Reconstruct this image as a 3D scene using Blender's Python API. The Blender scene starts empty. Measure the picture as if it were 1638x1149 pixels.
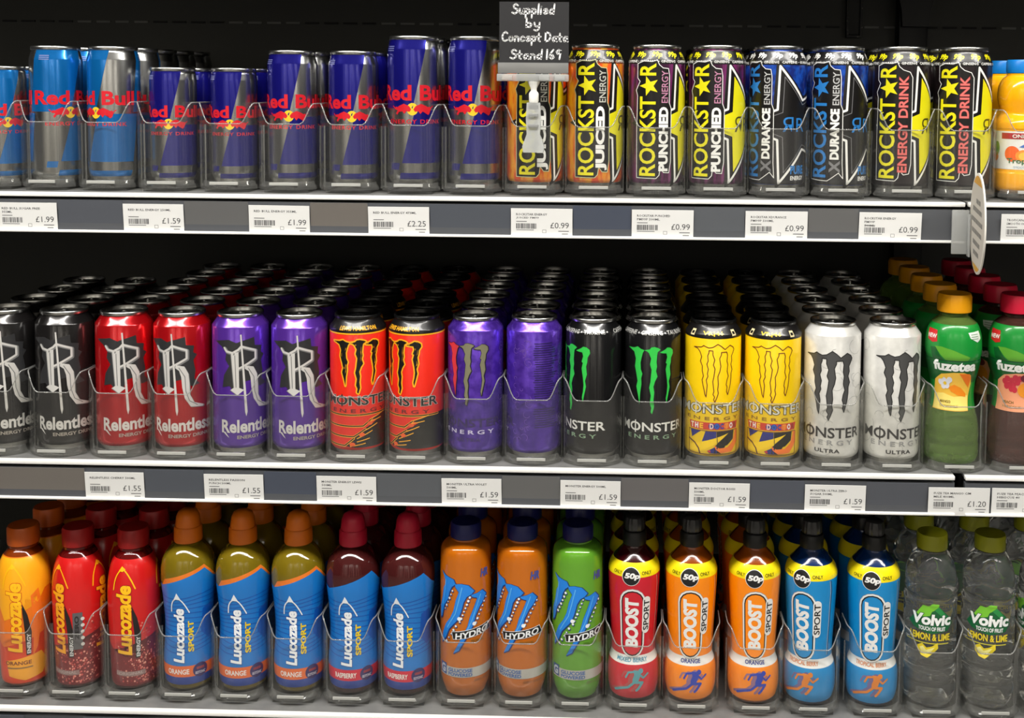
import bpy, bmesh, math, random
from mathutils import Matrix, Vector
random.seed(7)
SC = bpy.context.scene
COL = SC.collection
PI = math.pi
Z0 = 1.10                      # height of the middle shelf above the shop floor (m)

# ------------------------------------------------------------------ camera
cam = bpy.data.cameras.new('camera')
co = bpy.data.objects.new('camera', cam); COL.objects.link(co)
FPX = 1850.0
cam.sensor_width = 36.0; cam.lens = FPX * 36.0 / 1638.0
cam.shift_x = (819 - 960) / 1638.0
cam.shift_y = (250 - 574.5) / 1638.0
cam.clip_start = 0.05; cam.clip_end = 50
rx = Vector((0.99959806, 0.02696054, 0.00876592))
dn = Vector((0.01049578, -0.06470531, -0.99784922))
fw = Vector((-0.02633536, 0.99754015, -0.06496227))
m = Matrix((rx, -dn, -fw)).transposed().to_4x4()
m.translation = Vector((-0.02947, -1.36709, 0.44267 + Z0))
co.matrix_world = m
SC.camera = co

# ------------------------------------------------------------------ world, lamps, exposure
SC.view_settings.view_transform = 'Standard'
SC.view_settings.look = 'None'
SC.view_settings.gamma = 1.0
SC.view_settings.use_curve_mapping = False
SC.view_settings.exposure = 0.0
SC.cycles.transparent_max_bounces = 32
SC.cycles.max_bounces = 14
SC.cycles.transmission_bounces = 12
SC.cycles.sample_clamp_indirect = 6.0
w = bpy.data.worlds.new('shop_air'); SC.world = w; w.use_nodes = True
w.node_tree.nodes['Background'].inputs[0].default_value = (1.0, 0.98, 0.95, 1)
w.node_tree.nodes['Background'].inputs[1].default_value = 0.03

def area(name, loc, size, power, target, color=(1, 0.97, 0.92)):
    l = bpy.data.lights.new(name, 'AREA'); l.shape = 'RECTANGLE'
    l.size, l.size_y = size; l.energy = power; l.color = color
    o = bpy.data.objects.new(name, l); COL.objects.link(o)
    o.location = loc
    o.rotation_euler = (Vector(target) - Vector(loc)).to_track_quat('-Z', 'Y').to_euler()
    return o
# the row of ceiling luminaires along the aisle, and lamps added to light the far wall that the cans reflect
for i, x in enumerate((-1.6, -0.1, 1.4)):
    area('ceiling_luminaire', (x, -0.92, Z0 + 1.72), (1.46, 0.22), 42, (x, -0.92, 0))
for i, x in enumerate((-2.2, -0.1, 2.0)):
    area('added_wall_lamp', (x, -3.55, Z0 + 1.72), (1.2, 0.26), 36, (x, -4.1, 1.75))

# ------------------------------------------------------------------ materials
def lin(c):
    o = []
    for v in c[:3]:
        v /= 255.0
        o.append(v / 12.92 if v <= 0.04045 else ((v + 0.055) / 1.055) ** 2.4)
    return (*o, 1.0)
MATS = {}
def mat(name, col, rough=0.4, metal=0.0, coat=0.0, trans=0.0, ior=1.45, noise=None, bump=None, spec=None):
    """procedural principled material; noise = (colour2, scale(x,y,z), lo, hi); bump = (scale, strength)"""
    if name in MATS: return MATS[name]
    m = bpy.data.materials.new(name); m.use_nodes = True
    nt = m.node_tree; b = nt.nodes['Principled BSDF']
    b.inputs['Base Color'].default_value = lin(col)
    b.inputs['Roughness'].default_value = rough
    b.inputs['Metallic'].default_value = metal
    b.inputs['IOR'].default_value = ior
    b.inputs['Coat Weight'].default_value = coat
    b.inputs['Coat Roughness'].default_value = 0.08
    b.inputs['Transmission Weight'].default_value = trans
    if spec is not None: b.inputs['Specular IOR Level'].default_value = spec
    if noise or bump:
        tc = nt.nodes.new('ShaderNodeTexCoord')
    if noise:
        c2, sc, lo, hi = noise
        mp = nt.nodes.new('ShaderNodeMapping'); mp.inputs['Scale'].default_value = sc
        nz = nt.nodes.new('ShaderNodeTexNoise'); nz.inputs['Scale'].default_value = 1.0; nz.inputs['Detail'].default_value = 3
        rp = nt.nodes.new('ShaderNodeValToRGB')
        rp.color_ramp.elements[0].position = lo; rp.color_ramp.elements[0].color = lin(col)
        rp.color_ramp.elements[1].position = hi; rp.color_ramp.elements[1].color = lin(c2)
        nt.links.new(tc.outputs['Object'], mp.inputs[0]); nt.links.new(mp.outputs[0], nz.inputs[0])
        nt.links.new(nz.outputs[0], rp.inputs[0]); nt.links.new(rp.outputs[0], b.inputs['Base Color'])
    if bump:
        nb = nt.nodes.new('ShaderNodeTexNoise'); nb.inputs['Scale'].default_value = bump[0]
        bp = nt.nodes.new('ShaderNodeBump'); bp.inputs['Strength'].default_value = bump[1]; bp.inputs['Distance'].default_value = 0.002
        nt.links.new(tc.outputs['Object'], nb.inputs[0]); nt.links.new(nb.outputs[0], bp.inputs['Height'])
        nt.links.new(bp.outputs[0], b.inputs['Normal'])
    MATS[name] = m
    return m
def ink(col, metal=0.0, rough=0.35, coat=0.3):
    return mat('ink_%d_%d_%d_%d' % (*col, int(metal * 10)), col, rough, metal, coat)
def clear_plastic(name, tint, milk):
    m = bpy.data.materials.new(name); m.use_nodes = True; nt = m.node_tree
    for n in list(nt.nodes): nt.nodes.remove(n)
    out = nt.nodes.new('ShaderNodeOutputMaterial')
    tr = nt.nodes.new('ShaderNodeBsdfTransparent'); tr.inputs[0].default_value = lin(tint)
    gl = nt.nodes.new('ShaderNodeBsdfGlossy'); gl.inputs['Roughness'].default_value = 0.06
    df = nt.nodes.new('ShaderNodeBsdfDiffuse'); df.inputs[0].default_value = (0.8, 0.8, 0.78, 1)
    lw = nt.nodes.new('ShaderNodeLayerWeight'); lw.inputs['Blend'].default_value = 0.5
    pw = nt.nodes.new('ShaderNodeMath'); pw.operation = 'POWER'; pw.inputs[1].default_value = 4.0
    fr = nt.nodes.new('ShaderNodeMath'); fr.operation = 'MULTIPLY_ADD'; fr.inputs[1].default_value = 0.55; fr.inputs[2].default_value = 0.03
    nt.links.new(lw.outputs['Facing'], pw.inputs[0]); nt.links.new(pw.outputs[0], fr.inputs[0])
    m1 = nt.nodes.new('ShaderNodeMixShader'); m1.inputs[0].default_value = milk
    m2 = nt.nodes.new('ShaderNodeMixShader')
    nt.links.new(tr.outputs[0], m1.inputs[1]); nt.links.new(df.outputs[0], m1.inputs[2])
    nt.links.new(fr.outputs[0], m2.inputs[0]); nt.links.new(m1.outputs[0], m2.inputs[1]); nt.links.new(gl.outputs[0], m2.inputs[2])
    nt.links.new(m2.outputs[0], out.inputs[0])
    MATS[name] = m
    return m
CLEAR = clear_plastic('clear_tray_plastic', (254, 254, 253), 0.013)
CLEAR_FOOT = clear_plastic('clear_tray_foot', (226, 226, 224), 0.05)
CLEAR_EDGE = clear_plastic('clear_plastic_edge', (215, 215, 212), 0.20)
ALU = mat('bare_aluminium', (205, 203, 198), 0.22, 1.0)
ALU_LID = mat('lid_aluminium', (178, 178, 175), 0.26, 1.0)
BLACK_LID = mat('black_lid', (18, 18, 18), 0.3, 0.3)

# ------------------------------------------------------------------ object helpers
def link(name, me, parent=None, loc=None, rz=None):
    o = bpy.data.objects.new(name, me); COL.objects.link(o)
    if parent is not None: o.parent = parent
    if loc is not None: o.location = loc
    if rz is not None: o.rotation_euler = (0, 0, rz)
    return o
def thing(name, label, cat, loc=(0, 0, 0), rz=0.0, group=None, kind=None, me=None):
    o = link(name, me, None, loc, rz)
    if label: o['label'] = label
    if cat: o['category'] = cat
    if group: o['group'] = group
    if kind: o['kind'] = kind
    return o
def mesh_from_bm(name, bm, mats, smooth=None):
    me = bpy.data.meshes.new(name); bm.to_mesh(me); bm.free()
    for mm in (mats if isinstance(mats, (list, tuple)) else [mats]): me.materials.append(mm)
    if smooth is not None:
        me.polygons.foreach_set('use_smooth', [True] * len(me.polygons))
        me.set_sharp_from_angle(angle=math.radians(smooth))
    return me
def bm_box(bm, x0, x1, y0, y1, z0, z1, bevel=0.0):
    r = bmesh.ops.create_cube(bm, size=1.0)
    vs = r['verts']
    for v in vs:
        v.co = Vector((x0 + (v.co.x + .5) * (x1 - x0), y0 + (v.co.y + .5) * (y1 - y0), z0 + (v.co.z + .5) * (z1 - z0)))
    if bevel > 0:
        es = list({e for v in vs for e in v.link_edges})
        bmesh.ops.bevel(bm, geom=es, offset=bevel, segments=2, affect='EDGES', profile=0.5)
def box_mesh(name, dims, m, bevel=0.0):
    bm = bmesh.new(); bm_box(bm, *dims, bevel=bevel)
    return mesh_from_bm(name, bm, m, 40)
def lathe_bm(bm, prof, seg=48, cap_bottom=True, cap_top=True, flute=None, mi=0):
    """prof = [(r, z)] in mm, bottom to top (may fold back); flute(z, a) -> radius factor"""
    rings = []
    for r, z in prof:
        if r < 1e-4:
            rings.append([bm.verts.new((0, 0, z / 1000))]); continue
        ring = []
        for i in range(seg):
            a = 2 * PI * i / seg
            k = flute(z, a) if flute else 1.0
            ring.append(bm.verts.new((r * k * math.sin(a) / 1000, -r * k * math.cos(a) / 1000, z / 1000)))
        rings.append(ring)
    for A, B in zip(rings[:-1], rings[1:]):
        for i in range(seg):
            j = (i + 1) % seg
            if len(A) == 1 and len(B) == 1: break
            if len(A) == 1: f = bm.faces.new((A[0], B[j], B[i]))
            elif len(B) == 1: f = bm.faces.new((A[i], A[j], B[0]))
            else: f = bm.faces.new((A[i], A[j], B[j], B[i]))
            f.material_index = mi
    if cap_bottom and len(rings[0]) > 1: bm.faces.new(rings[0][::-1])
    if cap_top and len(rings[-1]) > 1: bm.faces.new(rings[-1])
def lathe(name, prof, m, seg=48, cap_bottom=True, cap_top=True, smooth=35, flute=None):
    bm = bmesh.new(); lathe_bm(bm, prof, seg, cap_bottom, cap_top, flute)
    bmesh.ops.recalc_face_normals(bm, faces=bm.faces)
    return mesh_from_bm(name, bm, m, smooth)
def smooth_prof(pts, n=5):
    """Catmull-Rom through (r, z)"""
    out = []
    P = [pts[0]] + list(pts) + [pts[-1]]
    for i in range(1, len(P) - 2):
        p0, p1, p2, p3 = P[i - 1], P[i], P[i + 1], P[i + 2]
        for k in range(n):
            t = k / n
            out.append(tuple(0.5 * ((2 * p1[j]) + (-p0[j] + p2[j]) * t + (2 * p0[j] - 5 * p1[j] + 4 * p2[j] - p3[j]) * t * t
                                    + (-p0[j] + 3 * p1[j] - 3 * p2[j] + p3[j]) * t ** 3) for j in (0, 1)))
    out.append(tuple(pts[-1]))
    return out
def prof_r(prof, z):
    """outer radius of a profile at height z"""
    best = 0.0
    for (r0, z0), (r1, z1) in zip(prof[:-1], prof[1:]):
        lo, hi = min(z0, z1), max(z0, z1)
        if lo - 1e-6 <= z <= hi + 1e-6:
            t = 0.5 if hi - lo < 1e-6 else (z - z0) / (z1 - z0)
            best = max(best, r0 + (r1 - r0) * t)
    return best if best > 0 else (prof[0][0] if z < prof[0][1] else prof[-1][0])
def tube_bm(bm, pts, rad, seg=6, closed=False):
    P = [Vector(p) for p in pts]; n = len(P); rings = []
    for i, p in enumerate(P):
        a = P[(i - 1) % n] if (closed or i > 0) else p
        b = P[(i + 1) % n] if (closed or i < n - 1) else p
        t = (b - a).normalized()
        u = t.orthogonal().normalized() if abs(t.z) > 0.95 else t.cross(Vector((0, 0, 1))).normalized()
        v = t.cross(u).normalized()
        rings.append([bm.verts.new(p + rad * (math.cos(2 * PI * k / seg) * u + math.sin(2 * PI * k / seg) * v)) for k in range(seg)])
    for i in range(n if closed else n - 1):
        A, B = rings[i], rings[(i + 1) % n]
        for k in range(seg):
            bm.faces.new((A[k], A[(k + 1) % seg], B[(k + 1) % seg], B[k]))
    if not closed:
        bm.faces.new(rings[0][::-1]); bm.faces.new(rings[-1])

# ------------------------------------------------------------------ flat print wrapped on a surface of revolution
TXT = {}
def text_mesh(s, bold=0.0, shear=0.0, space=1.0, res=3):
    key = (s, bold, shear, space, res)
    if key in TXT: return TXT[key]
    cu = bpy.data.curves.new('type', 'FONT'); cu.body = s; cu.offset = bold; cu.shear = shear
    cu.space_character = space; cu.resolution_u = res
    o = bpy.data.objects.new('type', cu)
    me = bpy.data.meshes.new_from_object(o)
    vs = [(v.co.x, v.co.y) for v in me.vertices]; fs = [tuple(p.vertices) for p in me.polygons]
    bpy.data.objects.remove(o); bpy.data.curves.remove(cu); bpy.data.meshes.remove(me)
    TXT[key] = (vs, fs)
    return TXT[key]
class Art:
    """collects flat shapes (u = mm round the surface from the front, z = mm up), builds one mesh per part"""
    def __init__(self): self.items = []
    def add(self, part, m, vs, fs, L): self.items.append((part, m, vs, fs, L))
    def poly(self, part, m, pts, L=1):
        self.add(part, m, list(pts), [tuple(range(len(pts)))], L)
    def rect(self, part, m, x0, z0, x1, z1, L=1): self.poly(part, m, [(x0, z0), (x1, z0), (x1, z1), (x0, z1)], L)
    def disc(self, part, m, x, z, r, L=1, rz=None, n=24):
        rz = r if rz is None else rz
        self.poly(part, m, [(x + r * math.cos(2 * PI * i / n), z + rz * math.sin(2 * PI * i / n)) for i in range(n)], L)
    def stroke(self, part, m, pts, w, L=1, closed=False, caps=True):
        vs, fs = [], []
        n = len(pts)
        for i in range(n if closed else n - 1):
            (x0, y0), (x1, y1) = pts[i], pts[(i + 1) % n]
            dx, dy = x1 - x0, y1 - y0; d = math.hypot(dx, dy)
            if d < 1e-6: continue
            nx, ny = -dy / d * w / 2, dx / d * w / 2
            b = len(vs); vs += [(x0 + nx, y0 + ny), (x0 - nx, y0 - ny), (x1 - nx, y1 - ny), (x1 + nx, y1 + ny)]
            fs.append((b, b + 1, b + 2, b + 3))
        if caps:
            for x, y in pts:
                b = len(vs); vs += [(x + w / 2 * math.cos(k * PI / 4), y + w / 2 * math.sin(k * PI / 4)) for k in range(8)]
                fs.append(tuple(range(b, b + 8)))
        self.add(part, m, vs, fs, L)
    def text(self, part, m, s, box, rot=0, bold=0.0, shear=0.0, L=3, outline=(), space=1.0, keep=False, arc=0.0, res=3):
        """fits the words into box = (x0, z0, x1, z1); rot 90 = reads upwards; outline = [(material, offset)]"""
        vs, fs = text_mesh(s, bold, shear, space, res)
        xs = [v[0] for v in vs]; ys = [v[1] for v in vs]
        bx0, bx1, by0, by1 = min(xs), max(xs), min(ys), max(ys)
        x0, z0, x1, z1 = box
        W, H = (z1 - z0, x1 - x0) if rot == 90 else (x1 - x0, z1 - z0)
        sx, sy = W / (bx1 - bx0), H / (by1 - by0)
        if keep: sx = sy = min(sx, sy)
        cx, cy = (bx0 + bx1) / 2, (by0 + by1) / 2
        mx, mz = (x0 + x1) / 2, (z0 + z1) / 2
        def place(v):
            a, b = (v[0] - cx) * sx, (v[1] - cy) * sy
            if arc: b += arc * (1 - (2 * a / W) ** 2)
            if rot == 0: return (mx + a, mz + b)
            if rot == 90: return (mx - b, mz + a)
            c, s_ = math.cos(math.radians(rot)), math.sin(math.radians(rot))
            return (mx + a * c - b * s_, mz + a * s_ + b * c)
        for k, (om, off) in enumerate(outline):
            ov, of = text_mesh(s, bold + off, shear, space, res)
            self.add(part, om, [place(v) for v in ov], of, L - len(outline) + k)
        self.add(part, m, [place(v) for v in vs], fs, L)
    def build(self, prof, R, du=4.5, dz=None, flat=False, base=0.12, step=0.05, zc=()):
        parts = {}
        for part, m, vs, fs, L in self.items: parts.setdefault(part, []).append((m, vs, fs, L))
        res = []
        for part, its in parts.items():
            bm = bmesh.new(); mats = []
            for m, vs, fs, L in its:
                if m not in mats: mats.append(m)
                mi = mats.index(m)
                bv = [bm.verts.new((x, z, L)) for x, z in vs]
                for f in fs:
                    if len(set(f)) < 3: continue
                    try: nf = bm.faces.new([bv[i] for i in f]); nf.material_index = mi
                    except ValueError: pass
            bmesh.ops.triangulate(bm, faces=[f for f in bm.faces if len(f.verts) > 4 or True])
            if not flat:
                x0 = min(v.co.x for v in bm.verts); x1 = max(v.co.x for v in bm.verts)
                k = math.ceil(x0 / du)
                while k * du < x1:
                    bmesh.ops.bisect_plane(bm, geom=bm.verts[:] + bm.edges[:] + bm.faces[:], dist=1e-5, plane_co=(k * du, 0, 0), plane_no=(1, 0, 0)); k += 1
                for zz in zc:
                    bmesh.ops.bisect_plane(bm, geom=bm.verts[:] + bm.edges[:] + bm.faces[:], dist=1e-5, plane_co=(0, zz, 0), plane_no=(0, 1, 0))
                if dz:
                    z0 = min(v.co.y for v in bm.verts); z1 = max(v.co.y for v in bm.verts)
                    k = math.ceil(z0 / dz)
                    while k * dz < z1:
                        bmesh.ops.bisect_plane(bm, geom=bm.verts[:] + bm.edges[:] + bm.faces[:], dist=1e-5, plane_co=(0, k * dz, 0), plane_no=(0, 1, 0)); k += 1
            for v in bm.verts:
                u, z, L = v.co
                off = base + step * L
                if flat: v.co = (u / 1000, -off / 1000, z / 1000)
                else:
                    r = prof_r(prof, z) + off; a = u / R
                    v.co = (r * math.sin(a) / 1000, -r * math.cos(a) / 1000, z / 1000)
            for f in bm.faces:
                c = f.calc_center_median(); f.normal_update()
                out = Vector((0, -1, 0)) if flat else Vector((c.x, c.y, 0))
                if f.normal.dot(out) < 0: f.normal_flip()
            res.append((part.split('#')[0], mesh_from_bm(part.split('#')[0], bm, mats, None if flat else 60)))
        return res
class Dig:
    """turns points read off a front view (axis ax, base line by, mm per unit k) into (u, z) on a body of radius R"""
    def __init__(self, ax, by, k, R): self.ax, self.by, self.k, self.R = ax, by, k, R
    def u(self, x):
        s = max(-0.992, min(0.992, (x - self.ax) * self.k / self.R))
        return self.R * math.asin(s)
    def z(self, y): return (self.by - y) * self.k
    def p(self, pts): return [(self.u(x), self.z(y)) for x, y in pts]
    def b(self, x0, y0, x1, y1): return (self.u(x0), self.z(y1), self.u(x1), self.z(y0))
# ================================================================== the setting
FLOORS = {'top': 0.317 + Z0, 'mid': -0.004 + Z0, 'low': -0.299 + Z0}     # where the drinks stand
LIPS = {'top': -0.055, 'mid': -0.046, 'low': -0.052}                                                           # front edge of the shelves
XL, XJ, XR = -1.30, 0.3485, 1.05                                          # left end, joint of the two bays, right end
BACKY = 0.47
DROP = {'top': .008, 'mid': .005, 'low': .009}                             # deck below the standing height of the trays
wallm = mat('black_back_panel', (46, 46, 41), 0.55, 0.1)
deckm = mat('grey_shelf_metal', (128, 128, 126), 0.45, 0.2, noise=((116, 116, 115), (30, 30, 30), .4, .6))
lipm = mat('white_shelf_lip', (240, 240, 236), 0.35)
railm = mat('slate_ticket_rail', (74, 76, 80), 0.4)
underm = mat('black_shelf_underside', (16, 16, 16), 0.6)
blackm = mat('black_metal', (14, 14, 14), 0.45, 0.2)

wall = thing('wall_back', 'matt black slotted back panel behind the shelves', None, kind='structure', me=box_mesh('wall_back', (XL, XR, BACKY, BACKY + .02, 0.02, Z0 + 1.25), wallm))
slot_me = box_mesh('slot', (-.011, .011, -.0015, .0015, -.0016, .0016), mat('slot_shadow_black', (6, 6, 6), .7))
slot_me2 = box_mesh('slot', (-.011, .011, -.0015, .0015, -.0016, .0016), mat('slot_edge_grey', (92, 92, 88), .5, .3))
for zz in (0.5305, 0.2, -0.1):
    n = 0
    x = XL + .03
    while x < XR - .03:
        link('slot', slot_me if (n // 4) % 2 == 0 else slot_me2, wall, (x, BACKY - .0006, Z0 + zz)); x += .0305; n += 1
fl = thing('floor', 'pale shop floor in front of the shelves', None, kind='structure', me=box_mesh('floor', (-4, 4, -4.1, 1.0, -.02, 0), mat('pale_floor', (150, 146, 138), 0.35, noise=((138, 134, 126), (3, 3, 3), .4, .6))))
opp = thing('wall_front', 'light wall on the far side of the aisle', None, kind='structure', me=box_mesh('wall_front', (-4, 4, -4.12, -4.1, 0, 2.9), mat('mottled_light_wall', (92, 88, 84), 0.7, noise=((236, 232, 224), (2.2, 2.2, 0.25), .40, .58))))
ceil = thing('ceiling', 'white shop ceiling above the aisle', None, kind='structure', me=box_mesh('ceiling', (-4, 4, -4.1, 1.0, 2.86, 2.9), mat('white_ceiling', (190, 190, 186), 0.8)))

# black slotted upright with a bracket where the two bays meet
up = thing('shelf_upright', 'black steel upright with bracket on the back panel behind the right cans', 'upright', (0.405, BACKY, Z0))
link('post', box_mesh('post', (-.022, .022, -.030, -.001, -1.05, 1.2), blackm, .002), up)
for i in range(5):
    bm = bmesh.new()
    z = .560 - i * .002
    if i: break
    vs = [(-.042, .64), (.046, .64), (.022, .555), (.020, .53), (-.020, .53), (-.022, .555)]
    a = [bm.verts.new((x, -.045, z_)) for x, z_ in vs]; b = [bm.verts.new((x, -.031, z_)) for x, z_ in vs]
    bm.faces.new(a); bm.faces.new(b[::-1])
    for k in range(6): bm.faces.new((a[k], b[k], b[(k + 1) % 6], a[(k + 1) % 6]))
    bmesh.ops.recalc_face_normals(bm, faces=bm.faces)
    link('bracket', mesh_from_bm('bracket', bm, blackm), up)
fr = thing('hook_plate', 'narrow dark metal hook plate with lighter rim on the back panel', 'hook plate', (0.318, BACKY, Z0 + .56))
bm = bmesh.new(); bm_box(bm, -.011, .011, -.010, -.001, -.042, .07, .001)
link('plate', mesh_from_bm('plate', bm, mat('dark_grey_metal', (34, 34, 32), .5, .3), 40), fr)
bm = bmesh.new(); bm_box(bm, -.0125, -.0095, -.013, -.001, -.043, .07); bm_box(bm, .0085, .0125, -.013, -.001, -.043, .07); bm_box(bm, -.0125, .0125, -.013, -.001, -.046, -.043)
link('rim', mesh_from_bm('rim', bm, mat('worn_black_metal', (20, 20, 19), .4, .5, noise=((120, 118, 110), (200, 200, 300), .62, .75))), fr)

# ------------------------------------------------------------------ shelves, one per bay and level
def shelf(level, x0, x1, label, blanks=()):
    z = FLOORS[level] - DROP[level]; LIPY = LIPS[level]
    t = thing('shelf', label, 'shelf', (0, 0, z), group='metal shelves')
    link('deck', box_mesh('deck', (x0, x1, LIPY + .004, BACKY - .034, -.003, 0), deckm), t)
    link('underside', box_mesh('underside', (x0 + .002, x1 - .002, LIPY + .010, BACKY - .034, -.038, -.0032), underm), t)
    link('upper_lip', box_mesh('upper_lip', (x0, x1, LIPY - .004, LIPY + .0038, -.0048, .0002), lipm, .0010), t)
    bm = bmesh.new()
    # rail face leans back a little towards the top
    vs = [(LIPY - .0045, -.0425), (LIPY - .0015, -.0078), (LIPY + .004, -.0078), (LIPY + .004, -.0425)]
    a = [bm.verts.new((x0, y, zz)) for y, zz in vs]; b = [bm.verts.new((x1, y, zz)) for y, zz in vs]
    bm.faces.new(a); bm.faces.new(b[::-1])
    for k in range(4): bm.faces.new((a[k], b[k], b[(k + 1) % 4], a[(k + 1) % 4]))
    bmesh.ops.recalc_face_normals(bm, faces=bm.faces)
    link('ticket_rail', mesh_from_bm('ticket_rail', bm, railm), t)
    link('lower_lip', box_mesh('lower_lip', (x0, x1, LIPY - .0075, LIPY + .002, -.0455, -.0426), lipm, .0008), t)
    for (b0, b1, c) in blanks:
        link('blank_insert', box_mesh('blank_insert', (b0, b1, -.0007, 0, -.0172, .0172), mat('insert_%d_%d_%d' % c, c, .32)), t, (0, LIPY - .0040, -.0252)).rotation_euler = (math.atan2(.003, .0347), 0, 0)
    return t

# unseen shelf added above the view, which keeps the light off the back panel
hi = thing('shelf', 'unseen dark shelf added above the top row of cans for shade', 'shelf', (0, 0, Z0 + .665), group='metal shelves')
link('deck', box_mesh('deck', (XL, XR, -.055, BACKY - .034, 0, .003), deckm), hi)
link('underside', box_mesh('underside', (XL, XR, -.045, BACKY - .034, -.03, -.0002), underm), hi)
link('ticket_rail', box_mesh('ticket_rail', (XL, XR, -.060, -.0552, -.038, .003), railm), hi)
# ================================================================== drinks: prototypes (shared meshes)
PROTO = {}
TABS = {}
def pull_tab(Rr, H, m):
    key = (Rr, H, m.name)
    if key in TABS: return TABS[key]
    bm = bmesh.new()
    def ell(cx, cy, a, b, z, n=16): return [bm.verts.new(((cx + a * math.cos(2 * PI * i / n)) / 1000, (cy + b * math.sin(2 * PI * i / n)) / 1000, z / 1000)) for i in range(n)]
    n = 16; zt, zb = H - 1.6, H - 2.9
    cy = -Rr * 0.30
    o1, i1, o0, i0 = ell(0, cy, 7.5, 10.5, zt), ell(0, cy - 3.0, 4.6, 4.6, zt), ell(0, cy, 7.5, 10.5, zb), ell(0, cy - 3.0, 4.6, 4.6, zb)
    for i in range(n):
        j = (i + 1) % n
        bm.faces.new((o1[i], o1[j], i1[j], i1[i])); bm.faces.new((o0[j], o0[i], i0[i], i0[j]))
        bm.faces.new((o0[i], o0[j], o1[j], o1[i])); bm.faces.new((i0[j], i0[i], i1[i], i1[j]))
    # rivet between tab and panel
    r0 = ell(0, cy + 6, 3, 3, H - 4.2, 10); r1 = ell(0, cy + 6, 2.4, 2.4, H - 1.0, 10)
    for i in range(10): bm.faces.new((r0[i], r0[(i + 1) % 10], r1[(i + 1) % 10], r1[i]))
    bm.faces.new(r1)
    TABS[key] = mesh_from_bm('pull_tab', bm, m, 40)
    return TABS[key]
def can(name, R, H, Rr, zs, body, art, lid=None, tab=None, base=None, zb=None):
    lid = lid or ALU_LID; tab = tab or lid; base = base or ALU
    sh = []
    for i in range(9):
        t = i / 8; s = t * t * (3 - 2 * t) * 0.08 + t * 0.92
        sh.append((R - (R - Rr - 0.2) * s, zs + (H - 6.5 - zs) * t))
    bottom = [(0, 9), (R * .55, 6), (R * .70, 1.2), (R * .74, 0), (R * .79, .6), (R * .87, 4.5), (R * .93, 7.5)]
    body_p = [(R * .93, 7.5), (R * .97, 9.6), (R * .992, 12), (R, 15)] + sh + [(Rr - .7, H - 5)]
    lid_p = [(Rr - .7, H - 5), (Rr + .5, H - 4), (Rr + .7, H - 2.2), (Rr + .5, H - .6), (Rr, H), (Rr - .7, H - .3), (Rr - 1.2, H - 1.4), (Rr - 2.0, H - 5.6), (Rr - 3.2, H - 6.1), (Rr - 3.9, H - 4.4), (Rr * .5, H - 4.1), (0, H - 4.1)]
    full = bottom + body_p[1:] + lid_p[1:5]
    parts = [('body', lathe('can_body', body_p, body, 48, False, False), None),
             ('base', lathe('can_base', bottom, base, 40, False, False), None),
             ('lid', lathe('can_lid', lid_p, lid, 40, False, False), None),
             ('pull_tab', pull_tab(Rr, H, tab), 'lid')]
    prints = art.build(full, R, zc=[zs + (H - 6.5 - zs) * i / 8 for i in range(9)] + [9.6, 12, 15]) if art else []
    PROTO[name] = (parts, prints)

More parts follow.
